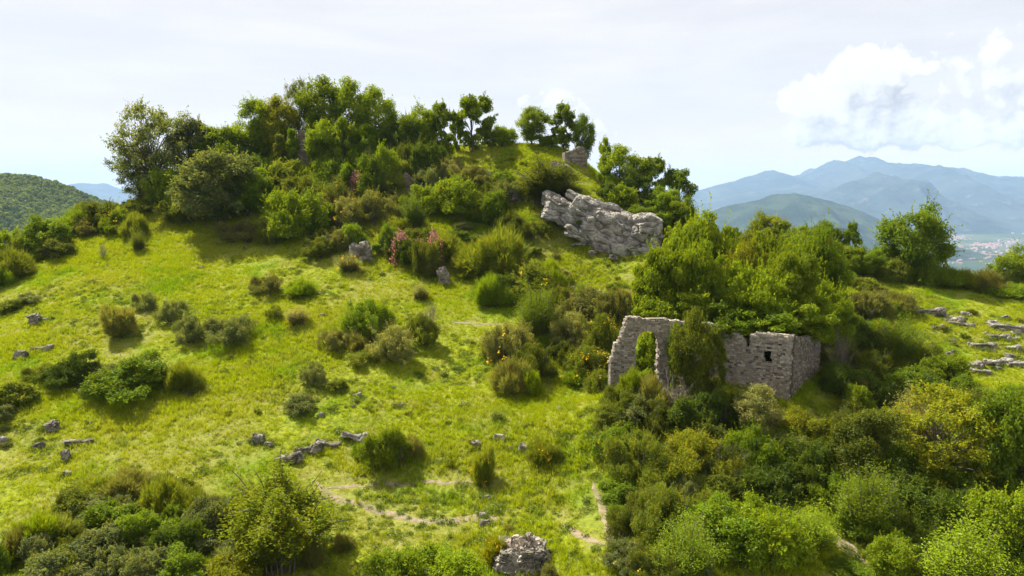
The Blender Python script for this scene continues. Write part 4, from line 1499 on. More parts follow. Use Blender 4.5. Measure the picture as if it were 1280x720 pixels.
# ---------------------------------------------------------------- every tree and bush: kind, colour, foot px, foot py, width, height (photo pixels), distance, flowers, label
T = [
    # hilltop wood, from its left end
    ('airy.a', 'grey', 196, 262, 92, 124, 124, None, 'tallest airy grey-green tree at the left end of the hilltop wood'),
    ('slim.b', 'grey', 240, 262, 46, 108, 127, None, 'thin sparse tree with bare tips just right of the tallest left-end tree'),
    ('airy.a', 'heath', 178, 262, 60, 80, 126, None, 'dark sparse tree on the outer left edge of the hilltop wood'),
    ('bush', 'vivid', 214, 258, 50, 52, 119, None, 'bright green rounded bush under the airy left-end tree'),
    ('bush', 'olive', 190, 274, 44, 34, 119, None, 'olive thicket bush at the foot of the airy left-end tree'),
    ('bush', 'olive', 228, 285, 44, 40, 113, None, 'olive bush at the lower left foot of the big grey-green tree'),
    ('oak.a', 'grey', 274, 288, 96, 92, 111, None, 'big rounded grey-green tree standing in front of the hilltop wood'),
    ('oak.b', 'mid', 312, 284, 56, 76, 114, None, 'dark green tree behind the right shoulder of the big grey-green tree'),
    ('bramble', 'bankbrown', 304, 300, 56, 26, 106, None, 'low brownish bramble at the foot of the big grey-green tree'),
    ('bush', 'vivid', 366, 296, 66, 64, 107, None, 'bright yellow-green bush at the pasture edge below the castle wall'),
    ('bush', 'bright', 392, 290, 40, 48, 109, None, 'bright green bush joined to the right of the yellow-green pasture-edge bush'),
    ('bush', 'olive', 338, 299, 34, 30, 105, None, 'small olive bush between the brownish bramble and the yellow-green bush'),
    ('oak.a', 'bright', 272, 225, 66, 62, 129, None, 'bright tree forming the low left step of the wood skyline'),
    ('oak.b', 'bright', 302, 218, 62, 62, 131, None, 'bright tree second in the rising left skyline of the wood'),
    ('oak.a', 'bright', 330, 212, 56, 82, 131, None, 'bright tree third in the rising left skyline with bluish top'),
    ('oak.c', 'yellow', 352, 210, 44, 84, 130, None, 'yellow-green tree just left of the tall castle wall stump'),
    ('airy.a', 'grey', 375, 190, 30, 84, 134, None, 'thin wispy treetop sticking up left of the tallest hilltop tree'),
    ('oak.c', 'bright', 404, 205, 62, 100, 131, None, 'tallest rounded green tree of the hilltop above the castle wall'),
    ('oak.c', 'bright', 440, 207, 50, 100, 131, None, 'tall green tree right of the tallest hilltop tree'),
    ('oak.c', 'bright', 471, 208, 50, 92, 131, None, 'tall green tree at the right shoulder of the hilltop clump'),
    ('oak.a', 'mid', 455, 220, 50, 60, 127, None, 'dark tree filling the shade below the tall hilltop clump'),
    ('oak.b', 'dark', 430, 215, 44, 50, 127.5, None, 'dark tree behind the narrow wall fragment'),
    ('column', 'ivy', 352, 215, 17, 44, 124, None, 'left one of two ivy-green columns beside the castle wall'),
    ('column', 'mid', 367, 215, 16, 50, 123.6, None, 'right one of two ivy-green columns touching the castle wall'),
    ('column', 'ivy', 399, 207, 18, 40, 123, None, 'short ivy column right of the castle wall stump'),
    ('oak.c', 'bright', 404, 212, 40, 56, 123.4, None, 'green young tree between the two castle wall fragments'),
    ('slim', 'bright', 431, 212, 34, 60, 123, None, 'green young tree right of the narrow wall fragment'),
    ('bush', 'olive', 383, 218, 40, 20, 122, None, 'olive scrub across the foot of the castle wall stump'),
    ('bush', 'mid', 416, 214, 30, 22, 122.6, None, 'green scrub across the foot of the narrow wall fragment'),
    ('bramble', 'bankbrown', 506, 252, 50, 16, 114.5, None, 'brown scrub along the foot of the squat masonry block'),
    ('bush', 'olive', 492, 238, 30, 28, 116, None, 'olive bush against the left end of the squat masonry block'),
    ('bush', 'olive', 348, 238, 56, 42, 119, None, 'greyish olive bush below the ivy columns'),
    ('bush', 'dark', 318, 236, 50, 46, 121, None, 'dark bush in the shade left of the greyish olive bush'),
    ('bush', 'mid', 290, 215, 56, 40, 126, None, 'mid green bush in the middle of the left wood'),
    ('bush', 'bright', 250, 238, 60, 42, 123, None, 'bright bush above the big grey-green tree on its left'),
    ('bush', 'bright', 388, 222, 36, 22, 120, None, 'bright low bush at the foot of the castle wall'),
    ('bush', 'mid', 410, 226, 44, 30, 120, None, 'dark bush at the foot of the narrow wall fragment'),
    ('bush', 'mid', 436, 228, 40, 34, 120, None, 'dark bush under the tall hilltop clump'),
    ('bush', 'olive', 372, 245, 50, 30, 115, None, 'dull green bush on the bank above the yellow-green bush'),
    ('shoots', 'vivid', 398, 240, 42, 22, 115, None, 'light green leafy patch on the bank below the castle wall'),
    ('shoots', 'olive', 425, 246, 44, 26, 114, 'few', 'weedy olive shrub with flowers on the bank under the wood'),
    ('bush', 'vivid', 480, 228, 34, 50, 118, None, 'bright small tree in front of the dark right side of the wood'),
    ('bush', 'mid', 468, 240, 44, 52, 117, None, 'mid green bush left of the squat masonry block'),
    ('oak.b', 'bright', 522, 200, 54, 62, 130, None, 'rounded green tree right of the tall hilltop clump'),
    ('slim.a', 'bright', 552, 194, 36, 60, 129, None, 'narrow pointed tree at the right end of the hilltop wood'),
    ('oak.b', 'dark', 500, 208, 44, 60, 128, None, 'dark tree in the notch between the tall clump and the rounded tree'),
    ('bush', 'heath', 512, 215, 40, 40, 122, None, 'brownish dark bush above the squat masonry block'),
    ('bush', 'dark', 534, 220, 44, 46, 121, None, 'dark shrub on the shaded right edge of the wood'),
    ('bush', 'dark', 556, 208, 30, 26, 124, None, 'dark low shrub where the wood meets the hilltop meadow'),
    ('slim.b', 'bright', 590, 187, 50, 62, 131, None, 'open crowned tree with visible forked trunks on the meadow crest'),
    ('slim.b', 'bright', 570, 188, 20, 44, 132, None, 'thin leaning tree left of the open crowned crest tree'),
    ('slim.a', 'bright', 612, 184, 20, 22, 132, None, 'very small tree touching the right of the open crowned crest tree'),
    ('bush', 'bright', 628, 182, 28, 26, 132, None, 'low bush on the crest between the forked tree and the dense dark one'),
    ('oak.c', 'bright', 666, 183, 38, 46, 130, None, 'dense small tree standing on the middle of the meadow crest'),
    ('slim.a', 'bright', 704, 184, 34, 50, 128, None, 'open small tree on the crest left of the stone pillar'),
    ('oak.c', 'mid', 729, 196, 28, 48, 126, None, 'dark small tree rising behind the broken stone pillar'),
    ('bush', 'bright', 684, 184, 20, 16, 129, None, 'tiny crest bush between the dense tree and the open small tree'),
    ('slim.a', 'vivid', 755, 222, 20, 46, 120, None, 'slender bright spire-like tree right of the stone pillar'),
    ('oak.c', 'bright', 774, 240, 50, 54, 118, None, 'flat-topped bright tree with visible trunk behind the crag'),
    ('slim.b', 'bright', 808, 250, 44, 50, 117, None, 'mid green tree behind the crag right of the flat-topped tree'),
    ('slim.b', 'mid', 848, 262, 38, 48, 116, None, 'open dark tree at the right end of the row behind the crag'),
    ('oak.b', 'dark', 792, 264, 44, 50, 114, None, 'dark undergrowth tree right behind the crag'),
    ('bush', 'dark', 760, 254, 36, 28, 113, None, 'dark shrub at the foot of the flat-topped tree'),
    ('oak.b', 'mid', 826, 290, 50, 54, 111, None, 'green tree peeping over the right end of the crag'),
    ('oak.b', 'bright', 852, 306, 48, 56, 108, None, 'bright tree between the crag and the canopy over the ruin'),
    ('juniper', 'heath', 686, 258, 72, 54, 111, None, 'dome-shaped dark brownish evergreen bush above the crag'),
    ('bush', 'heath', 668, 240, 30, 22, 113, None, 'small dark bush behind the dome-shaped evergreen'),
    # bank below the hilltop meadow
    ('bush', 'bright', 572, 262, 58, 46, 111, None, 'bright leafy bush in the centre of the bank under the meadow'),
    ('bush', 'vivid', 536, 262, 40, 34, 112, None, 'yellowish leafy bush left of the central bright bank bush'),
    ('bush', 'mid', 612, 276, 46, 42, 109, None, 'mid green bush right of the central bright bank bush'),
    ('bramble', 'pale', 560, 212, 40, 22, 121, None, 'pale scrub on the upper left rim of the hilltop meadow'),
    ('bramble', 'grey', 540, 232, 44, 26, 118, None, 'grey-green scrub on the rim above the yellowish leafy bush'),
    ('bramble', 'bankbrown', 590, 222, 44, 18, 120, None, 'brownish scrub along the rim of the hilltop meadow'),
    ('bramble', 'grey', 632, 244, 34, 20, 115, None, 'grey scrub between rocks left of the dome-shaped evergreen'),
    ('bramble', 'bankbrown', 466, 270, 56, 36, 109, None, 'grey-brown rounded bramble below the squat masonry block'),
    ('bramble', 'pale', 430, 272, 44, 30, 109, 'few', 'pale yellowish bramble left of the grey-brown rounded bramble'),
    ('bramble', 'bankbrown', 404, 262, 40, 26, 111, None, 'brownish bramble behind the bright pasture-edge bushes'),
    ('bush', 'vivid', 508, 266, 22, 24, 111, None, 'small bright bush right of the grey-brown rounded bramble'),
    ('shoots', 'mid', 519, 286, 34, 42, 107, None, 'upright young tree with clumped leaves on the grassy shelf'),
    ('bush', 'dark', 578, 312, 44, 26, 103, None, 'dark clipped looking bush on the grassy shelf right of the young tree'),
    ('bramble', 'olive', 640, 292, 40, 30, 106, None, 'olive scrub at the left foot of the crag'),
    ('bramble', 'heath', 668, 300, 40, 26, 104, None, 'dark scrub under the left end of the crag'),
    # flowery rock bank
    ('bramble', 'olive', 404, 318, 40, 26, 101, None, 'low olive bramble at the left end of the flowery rock bank'),
    ('bramble', 'bankbrown', 425, 308, 34, 24, 102, None, 'brown bramble behind the left end of the flowery rock bank'),
    ('bush', 'mid', 440, 300, 34, 24, 103, None, 'green bush on top of the left end of the flowery rock bank'),
    ('bush', 'mid', 484, 312, 34, 34, 101, None, 'green bush left of the pink flowers'),
    ('bush', 'dark', 508, 334, 44, 40, 98, None, 'dark bush hanging below the first pink flowers'),
    ('bramble', 'heath', 530, 344, 40, 48, 96, None, 'dark tangled bush left of the upright rock pillar'),
    ('bush', 'olive', 520, 310, 40, 28, 101, 'few', 'olive bush among the pink flowers on the bank'),
    ('broom', 'olive', 560, 322, 40, 36, 99, None, 'olive broom above the upright rock pillar'),
    ('broom', 'olive', 624, 338, 72, 62, 96, None, 'largest feathery olive broom on the right of the flowery bank'),
    ('broom', 'olive', 590, 340, 44, 44, 96, None, 'olive broom between the rock pillar and the largest broom'),
    ('broom', 'mid', 614, 378, 46, 42, 87, None, 'green broom with bright left side below the largest broom'),
    ('bush', 'dark', 636, 372, 40, 34, 88, None, 'dark bush in the shade right of the green broom'),
    ('bush', 'olive', 664, 366, 62, 44, 89, 'few', 'olive bush with yellow flowers above the vivid green shrub'),
    ('broom', 'bright', 690, 352, 40, 34, 93, None, 'bright broom at the top of the bank over the vivid green shrub'),
    ('shoots', 'pale', 436, 334, 32, 18, 96, 'many', 'low yellow-flowering plant at the foot of the rock bank'),
    ('shoots', 'pale', 526, 372, 26, 20, 88, 'few', 'small pale plant with yellow tips below the dark bank bushes'),
    ('shoots.L', 'vivid', 669, 418, 56, 66, 77.5, None, 'vivid light green young tree in the middle of the slope'),
    ('bramble', 'bankbrown', 740, 392, 76, 40, 83, None, 'wide brown-green bramble bank above the arch ruin'),
    ('bramble', 'bankbrown', 772, 394, 40, 38, 83, None, 'brownish bramble against the big canopy left of its lower edge'),
    ('bramble', 'heath', 700, 385, 40, 34, 84, None, 'dark bramble right behind the vivid light green young tree'),
    ('bramble', 'pale', 716, 428, 62, 44, 76, None, 'pale green bramble mound right of the vivid young tree'),
    ('bramble', 'olive', 754, 436, 52, 52, 74, 'many', 'olive bramble with yellow flowers left of the arch'),
    ('bramble', 'olive', 738, 466, 62, 40, 70, 'many', 'yellow-speckled bramble below the rocks left of the arch'),
    ('bramble', 'olive', 752, 500, 44, 44, 65, 'few', 'olive bramble at the lower left foot of the arch ruin'),
    ('bramble', 'heath', 706, 452, 34, 30, 73, None, 'dark bramble in the hollow below the pale mound'),
    ('bramble', 'pale', 636, 452, 60, 56, 73, 'few', 'pale bramble mound left under the vivid young tree'),
    ('bramble', 'olive', 660, 470, 56, 48, 70, None, 'olive bramble under the vivid young tree'),
    ('broom', 'bankbrown', 640, 494, 50, 56, 66.5, None, 'brown-stemmed broom at the lower end of the mid-slope thicket'),
    ('broom', 'vivid', 664, 488, 30, 36, 66, None, 'bright green broom tuft at the lower end of the mid-slope thicket'),
    ('broom', 'yellow', 622, 440, 34, 38, 74, 'few', 'yellowish broom on the left edge of the mid-slope thicket'),
    # pasture, centre
    ('bramble.L', 'mid', 466, 424, 68, 58, 76.5, None, 'tallest dark peaked part of the bramble mound in mid pasture'),
    ('bramble.L', 'pale', 446, 428, 40, 34, 75.8, None, 'pale bramble skirt left of the peaked mound'),
    ('bramble.L', 'pale', 497, 450, 66, 50, 72, None, 'pale rounded bramble in front of the peaked mound'),
    ('bramble', 'olive', 524, 428, 42, 42, 76, None, 'olive bramble at the right end of the mid pasture mound'),
    ('bramble', 'pale', 417, 436, 40, 28, 74.5, None, 'small pale bramble at the left end of the mid pasture mound'),
    ('broom', 'bankbrown', 448, 440, 24, 28, 73.5, None, 'brown broom between the peaked mound and its small left bramble'),
    ('bramble', 'olive', 455, 462, 44, 26, 71, None, 'low flat bramble below the mid pasture mound'),
    ('twigs', 'brown', 538, 402, 20, 26, 80, None, 'leafless grey shrub at the right tip of the mid pasture mound'),
    ('bramble', 'grey', 394, 484, 36, 36, 67, None, 'grey-green bramble below and left of the mid pasture mound'),
    ('bramble', 'olive', 422, 488, 26, 18, 66, None, 'small low bramble right of the grey-green one'),
    ('bramble', 'grey', 375, 516, 38, 28, 62.5, None, 'grey-green bramble lower down the pasture'),
    ('bush', 'bright', 484, 580, 50, 54, 54.5, None, 'bright green bush casting shade in the lower pasture'),
    ('broom', 'bankbrown', 516, 566, 28, 30, 56, None, 'brown shrub right of the bright lower pasture bush'),
    ('bramble', 'mid', 452, 570, 26, 22, 56, None, 'small green bramble on the low rock ledge'),
    ('broom.M', 'olive', 604, 596, 32, 48, 53, 'many', 'broom with golden flowers standing near white rocks'),
    ('broom.M', 'olive', 682, 584, 42, 40, 54.5, 'many', 'yellow-flowering broom right of the white rocks'),
    ('shoots', 'olive', 622, 530, 26, 20, 61, None, 'small olive weed clump above the white rocks'),
    ('broom', 'mid', 376, 362, 36, 18, 88, None, 'flat broom in the upper pasture under the rock bank'),
    ('bramble', 'bankbrown', 335, 356, 42, 16, 89, None, 'flat brown bramble in the upper pasture left of the flat broom'),
    ('bramble', 'olive', 344, 392, 24, 14, 81.5, None, 'tiny dark bramble beside the yellow-tipped plant'),
    ('shoots', 'pale', 372, 400, 32, 18, 80, 'tips', 'low plant with orange-yellow tips in the middle pasture'),
    ('twigs', 'brown', 130, 324, 10, 22, 100, None, 'small dead shrub standing alone in the upper left pasture'),
    ('shoots', 'olive', 173, 310, 20, 24, 103, None, 'small thin shrub below the roundish olive broom'),
    # pasture, left
    ('broom', 'olive', 168, 293, 32, 32, 108, None, 'roundish olive broom on the upper left pasture edge'),
    ('bush', 'bright', 146, 292, 30, 34, 110, 'few', 'bright bush left of the roundish olive broom'),
    ('bush', 'olive', 120, 284, 50, 36, 113, None, 'olive bush on the left skyline edge'),
    ('broom', 'mid', 98, 288, 36, 34, 112, None, 'green broom on the left skyline edge nearest the far hill'),
    ('bush', 'bankbrown', 110, 296, 34, 24, 110, 'few', 'brownish bush with yellow flowers under the left skyline'),
    ('oak.b', 'mid', 58, 322, 60, 50, 103, None, 'rounded green small tree on the left edge of the pasture'),
    ('bush', 'heath', 66, 330, 50, 34, 101, None, 'dark brownish bush at the foot of the rounded left-edge tree'),
    ('bush', 'olive', 36, 326, 34, 40, 104, None, 'olive bush left of the rounded left-edge tree'),
    ('bush', 'bright', 6, 322, 44, 40, 108, None, 'bright bush cut by the left edge above the brooms'),
    ('broom', 'olive', 14, 352, 50, 48, 95, None, 'olive broom by the left edge of the picture'),
    ('broom', 'mid', 0, 362, 40, 40, 93, None, 'green broom cut by the left edge beside the olive broom'),
    ('bramble', 'grey', 36, 384, 32, 20, 86, None, 'grey bramble above the single grey boulder on the left'),
    ('bush', 'olive', 12, 392, 36, 20, 84, None, 'low olive bush at the left edge beside the grey boulder'),
    ('bramble', 'grey', 183, 386, 30, 24, 84, None, 'small round grey bramble highest on the left pasture'),
    ('bramble', 'grey', 216, 402, 42, 30, 81, None, 'grey bramble right of the small round one'),
    ('broom.M', 'bankbrown', 150, 418, 44, 46, 77, None, 'thin see-through broom on the left pasture'),
    ('bramble', 'grey', 240, 426, 42, 38, 76, None, 'dark leafed bramble at the left end of the rock hollow'),
    ('bramble', 'grey', 290, 426, 66, 34, 76, None, 'wide bramble covering the right of the rock hollow'),
    ('bush', 'dark', 96, 494, 54, 62, 66, None, 'darkest evergreen bush on the left pasture'),
    ('bush', 'dark', 72, 494, 44, 44, 66.5, None, 'dark bush left side of the darkest evergreen bush'),
    ('bramble', 'olive', 58, 488, 44, 36, 67.5, None, 'olive bramble leaning on the dark evergreen bushes'),
    ('bush', 'mid', 170, 500, 88, 62, 65, None, 'leafy green bush with light leaf tips on the left pasture'),
    ('bush', 'grey', 140, 496, 44, 44, 66, None, 'grey-green left part of the light-tipped leafy bush'),
    ('broom', 'olive', 228, 494, 44, 50, 66, None, 'olive broom right of the light-tipped leafy bush'),
    ('bramble', 'heath', 243, 492, 26, 16, 65.5, None, 'small dark low bramble right of the olive broom'),
    ('bush', 'olive', 20, 516, 50, 44, 62.5, None, 'olive bush by the left edge below the dark bushes'),
    ('bramble', 'grey', 4, 536, 36, 34, 60, None, 'grey bramble cut by the left edge under the olive bush'),
    # bottom left thicket
    ('juniper.L', 'juniper', 352, 706, 136, 118, 43.5, None, 'large rounded evergreen bush with arching bright sprays at the bottom'),
    ('bush', 'grey', 268, 664, 60, 56, 46, None, 'grey-leafed bush left of the large rounded evergreen'),
    ('bush', 'dark', 232, 690, 60, 50, 43.5, None, 'dark gap bush below the grey-leafed one'),
    ('bush', 'mid', 186, 680, 70, 56, 44.5, None, 'mid green bush in the middle of the bottom left thicket'),
    ('broom', 'olive', 206, 640, 60, 56, 48, None, 'olive broom on the upper edge of the bottom left thicket'),
    ('broom', 'bankbrown', 160, 622, 62, 44, 50, None, 'brownish broom at the top of the bottom left thicket'),
    ('broom', 'olive', 126, 626, 54, 40, 49.5, None, 'second olive broom from the left along the thicket top'),
    ('bush', 'olive', 96, 648, 54, 44, 47.5, None, 'olive bush on the left shoulder of the bottom thicket'),
    ('broom', 'bright', 52, 682, 62, 56, 44.5, None, 'bright feathery broom low on the left'),
    ('broom', 'bankbrown', 30, 694, 44, 50, 43.5, None, 'brown broom low at the left edge'),
    ('bush', 'grey', 118, 706, 76, 54, 42.5, None, 'grey-green bush with whitish leaves in the bottom left thicket'),
    ('bush', 'grey', 66, 726, 74, 46, 41, None, 'grey-green bush at the very bottom left'),
    ('bush', 'grey', 170, 728, 76, 54, 41, None, 'grey-green leafy bush at the bottom under the thicket'),
    ('bush', 'mid', 228, 730, 70, 50, 41, None, 'green bush at the bottom left of the yellow-green one'),
    ('bush', 'yellow', 300, 738, 72, 62, 40.5, None, 'yellow-green leafy bush at the bottom left of the big evergreen'),
    ('bush', 'mid', 0, 722, 36, 50, 42, None, 'green bush in the bottom left corner'),
    ('bush', 'mid', 142, 664, 52, 42, 46, None, 'green bush inside the bottom left thicket under the brooms'),
    ('broom', 'heath', 244, 640, 44, 40, 48, None, 'dark broom between the olive broom and the grey-leafed bush'),
    ('broom', 'bankbrown', 388, 704, 34, 48, 43, None, 'brown twiggy shrub on the right flank of the large evergreen'),
    # bottom centre
    ('bush.L', 'vivid', 502, 742, 70, 66, 41, None, 'vivid leafy bush at the bottom, left of the pair'),
    ('bush.L', 'vivid', 560, 744, 84, 70, 40.6, None, 'vivid leafy bush at the bottom, right of the pair'),
    ('broom', 'bankbrown', 430, 676, 28, 18, 45, None, 'small brown weed clump by the footpath'),
    ('broom.M', 'yellow', 622, 700, 34, 40, 43.5, 'many', 'yellow-flowering broom beside the stone heap'),
    ('bramble', 'bankbrown', 686, 722, 26, 24, 41, None, 'brown scrub at the right foot of the stone heap'),
    # the canopy over the ruin
    ('maple', 'bright', 826, 408, 82, 100, 67, None, 'bright broadleaf crown over the left part of the arch wall'),
    ('maple', 'bright', 868, 420, 84, 116, 68, None, 'green broadleaf crown behind the middle of the ruin'),
    ('maple.a', 'bright', 872, 392, 100, 122, 80, None, 'tall bright crown rising highest behind the ruin'),
    ('maple', 'bright', 935, 430, 90, 100, 66, None, 'green broadleaf crown overhanging the house front wall'),
    ('maple', 'yellow', 928, 392, 78, 88, 75, None, 'yellow-green crown in the middle of the canopy'),
    ('maple.b', 'bright', 985, 428, 84, 112, 68, None, 'green crown above the corner of the house ruin'),
    ('maple', 'bright', 962, 386, 84, 92, 80, None, 'bright crown in the upper right of the canopy'),
    ('maple', 'mid', 1012, 400, 80, 112, 75, None, 'dark green crown with bare branches in the canopy right side'),
    ('maple', 'bright', 1032, 428, 60, 76, 70, None, 'bright layered crown right of the house side wall'),
    ('maple', 'bright', 898, 372, 70, 70, 84, None, 'bright crown at the back of the canopy left side'),
    ('oak.b', 'bright', 1002, 366, 66, 66, 88, None, 'light green tree behind the upper right of the canopy'),
    ('oak.b', 'mid', 842, 372, 50, 60, 86, None, 'green tree left behind the canopy below the crag'),
    ('overhang.a', 'mid', 945, 468, 110, 92, 64.5, None, 'green crown overhanging the top of the house front wall'),
    ('overhang.a', 'bright', 838, 470, 100, 110, 66, None, 'bright crown spreading over the top of the arch wall'),
    ('overhang.a', 'mid', 892, 466, 90, 96, 65, None, 'green crown hanging over the wall between arch and house'),
    ('overhang.a', 'bright', 1000, 452, 92, 92, 67, None, 'bright crown overhanging the far end of the house side wall'),
    ('snag', 'brown', 1010, 384, 46, 66, 72.5, None, 'bare pale branches sticking out of the canopy right side'),
    # ridge right of the canopy
    ('bush', 'mid', 916, 308, 24, 26, 108, None, 'small round bush alone on the ridge left of the dome tree'),
    ('oak.b', 'olive', 956, 318, 50, 50, 106, None, 'dome-shaped olive tree on the ridge behind the canopy'),
    ('oak.c', 'bright', 998, 328, 50, 44, 103, None, 'light green tree on the ridge right of the dome-shaped tree'),
    ('oak.c', 'mid', 1030, 330, 40, 52, 102, None, 'tall green tree of the ridge row right of the canopy'),
    ('slim.a', 'mid', 1062, 334, 24, 54, 101, None, 'slim pointed tree on the ridge left of the lone large tree'),
    ('oak.b', 'bright', 1048, 344, 52, 40, 98, None, 'bright bush-like tree below the slim pointed tree'),
    ('oak.b', 'mid', 1080, 346, 44, 36, 98, None, 'green low tree at the foot of the slim pointed tree'),
    ('bush', 'mid', 1100, 334, 26, 30, 104, None, 'small bluish bush just left of the lone large tree'),
    ('oak.b', 'mid', 1143, 344, 78, 84, 99, None, 'lone large rounded tree on the right ridge against the mountains'),
    ('bush', 'olive', 1118, 346, 40, 28, 98, None, 'olive bush at the left foot of the lone large tree'),
    ('bush', 'bright', 1150, 352, 40, 24, 97, None, 'bright bush at the right foot of the lone large tree'),
    ('broom', 'mid', 1180, 356, 44, 28, 97, None, 'first broom right of the lone large tree'),
    ('broom', 'olive', 1206, 360, 38, 28, 97, None, 'second broom right of the lone large tree'),
    ('broom', 'bankbrown', 1234, 366, 46, 34, 96, None, 'brownish broom in front of the right-edge tree'),
    ('oak.b', 'bright', 1266, 362, 60, 52, 98, None, 'bright rounded tree cut by the right edge on the ridge'),
    ('broom', 'mid', 1262, 376, 54, 26, 94, None, 'green broom at the foot of the right-edge tree'),
    ('bush', 'olive', 1080, 372, 40, 28, 92, None, 'olive bush on the near edge of the right meadow'),
    # right of the ruin
    ('bramble', 'bankbrown', 1080, 410, 66, 52, 82, None, 'large brownish bramble slope left of the right meadow'),
    ('broom', 'bankbrown', 1116, 394, 56, 34, 85, None, 'brown broom at the left corner of the right meadow'),
    ('bush', 'dark', 1064, 446, 66, 58, 75, None, 'dark bush in the hollow right of the house ruin'),
    ('bush', 'olive', 1052, 420, 40, 40, 79, None, 'olive bush over the dark hollow right of the canopy'),
    ('shoots', 'vivid', 1124, 458, 54, 62, 70.5, None, 'vivid green young tree on the edge of the right meadow'),
    ('bush', 'olive', 1146, 452, 44, 30, 72, None, 'olive bush right of the vivid green young tree'),
    ('bush', 'bright', 1178, 484, 62, 46, 66.5, None, 'bright bush on the meadow corner above the tall feathery tree'),
    ('twigs.M', 'brown', 1046, 482, 34, 72, 66, None, 'grey leafless shrub beside the end of the house side wall'),
    ('bush', 'dark', 1052, 490, 50, 44, 62.5, None, 'dark leafy bush under the grey leafless shrub'),
    ('bramble', 'heath', 1092, 480, 60, 50, 66, None, 'dark thicket bush below the brownish bramble slope'),
    ('bush', 'mid', 1140, 490, 50, 36, 66, None, 'mid green bush left of the bright meadow corner bush'),
    # around the foot of the ruin
    ('oak.c', 'ivy', 862, 508, 50, 122, 58, None, 'tall ivy-covered tree growing against the ruin between arch and house'),
    ('slim.a', 'ivy', 888, 502, 34, 92, 59, None, 'dark ivy mass filling the gap right of the ivy-covered tree'),
    ('slim.b', 'mid', 846, 490, 34, 88, 59.5, None, 'green ivy mass climbing the wall left of the ivy-covered tree'),
    ('bush', 'dark', 880, 528, 70, 48, 55.5, None, 'dark bush at the foot of the ivy-covered tree'),
    ('bush', 'heath', 961, 478, 44, 60, 64.5, None, 'dark shrub inside the house ruin behind its window'),  # added so that the view through the window is dark
    ('bush', 'vivid', 806, 478, 60, 72, 64.5, None, 'bright green ivy bush seen through the arch opening'),
    ('broom', 'bright', 789, 496, 34, 46, 59, None, 'bright broom in front of the left foot of the arch'),
    ('broom', 'bankbrown', 815, 506, 50, 48, 58.3, None, 'brown withered bush in front of the arch'),
    ('twigs', 'brown', 846, 516, 44, 52, 56.8, None, 'withered pinkish twig bush right of the arch foot'),
    ('bramble', 'heath', 780, 522, 56, 44, 58, None, 'dark bramble at the foot of the arch wall'),
    ('bramble', 'heath', 818, 530, 54, 40, 56.5, None, 'shaded bramble under the brown withered bush'),
    ('oak.c', 'pale', 946, 568, 64, 90, 54, None, 'tall pale grey-green tree in front of the house ruin'),
    ('bush', 'pale', 986, 580, 56, 46, 52.5, None, 'pale rounded bush right of the tall pale tree'),
    ('bush', 'dark', 914, 520, 44, 36, 56, None, 'dark olive bush below the house front wall'),
    ('bush', 'yellow', 905, 512, 34, 28, 57.5, None, 'small yellowish bush below the house front wall'),
    ('bush', 'yellow', 1004, 540, 54, 36, 54.5, None, 'yellow-green bush below the house corner'),
    ('bush', 'ivy', 958, 505, 40, 22, 57, None, 'mottled bush touching the base of the house corner'),
    ('shoots', 'yellow', 918, 606, 36, 46, 50, None, 'thin yellowish shrub in the dark gap left of the pale tree'),
    # lower right thicket
    ('bramble.L', 'olive', 800, 598, 82, 66, 51, None, 'olive rounded bramble at the left of the big pair below the arch'),
    ('bramble.L', 'yellow', 858, 606, 92, 78, 51, None, 'yellow-green rounded bramble at the right of the big pair below the arch'),
    ('bramble', 'olive', 780, 540, 60, 38, 57.5, None, 'olive bramble on the slope just below the arch wall'),
    ('bramble.L', 'olive', 822, 678, 96, 86, 45, None, 'dull olive bramble mound below the big rounded pair'),
    ('bush', 'mid', 904, 704, 86, 92, 43, None, 'green leafy bush with pale leaf tips in the lower right'),
    ('bush.L', 'bright', 958, 716, 96, 100, 42, None, 'largest bright bush in the middle of the lower right group'),
    ('shoots', 'bright', 1012, 708, 72, 84, 43, None, 'bright leafy bush right end of the lower right group'),
    ('shoots.L', 'vivid', 852, 738, 80, 96, 40.3, None, 'vivid upright leafy bush at the bottom right of centre'),
    ('bramble', 'grey', 784, 726, 64, 56, 41.5, 'few', 'grey-green bramble at the bottom left of the vivid upright bush'),
    ('bush', 'dark', 962, 640, 86, 66, 48, None, 'dark bush in the shaded gully below the pale tree'),
    ('bush', 'dark', 1018, 612, 72, 70, 50.5, None, 'dark bush in the shaded gully left of the grey feathery tree'),
    ('oak.a', 'heath', 1080, 606, 90, 100, 50, None, 'grey-olive feathery tree right of the gully'),
    ('airy.a', 'yellow', 1172, 616, 124, 136, 50, None, 'tall feathery yellow-green tree on the right'),
    ('shoots.L', 'pale', 1136, 572, 60, 88, 53, 'tips', 'golden-tipped shrub at the upper left of the tall feathery tree'),
    ('oak.a', 'mid', 1256, 630, 98, 142, 47.5, None, 'broad bright-topped tree at the right edge'),
    ('bush', 'mid', 1230, 530, 60, 48, 60, None, 'green bush below the rock ledges at the right'),
    ('shoots.L', 'bright', 1078, 668, 80, 92, 45, None, 'green shrub with long shoots under the grey-olive tree'),
    ('bush', 'dark', 1130, 660, 90, 70, 45.5, None, 'dark bush in the shade under the tall feathery tree'),
    ('bush', 'dark', 1190, 656, 80, 56, 45.5, None, 'dark bush right of the shade under the feathery tree'),
    ('shoots.L', 'vivid', 1198, 744, 110, 104, 39.5, None, 'vivid leafy shrub with tall shoots at the bottom right'),
    ('oak.b', 'bright', 1266, 704, 92, 110, 42.5, None, 'bright clumpy shrub at the right edge below the broad tree'),
    ('bush', 'mid', 1274, 756, 70, 70, 39, None, 'green bush in the bottom right corner'),
    ('shoots', 'olive', 1134, 728, 42, 42, 41, 'tips', 'small shrub with orange-yellow seed heads at the bottom right'),
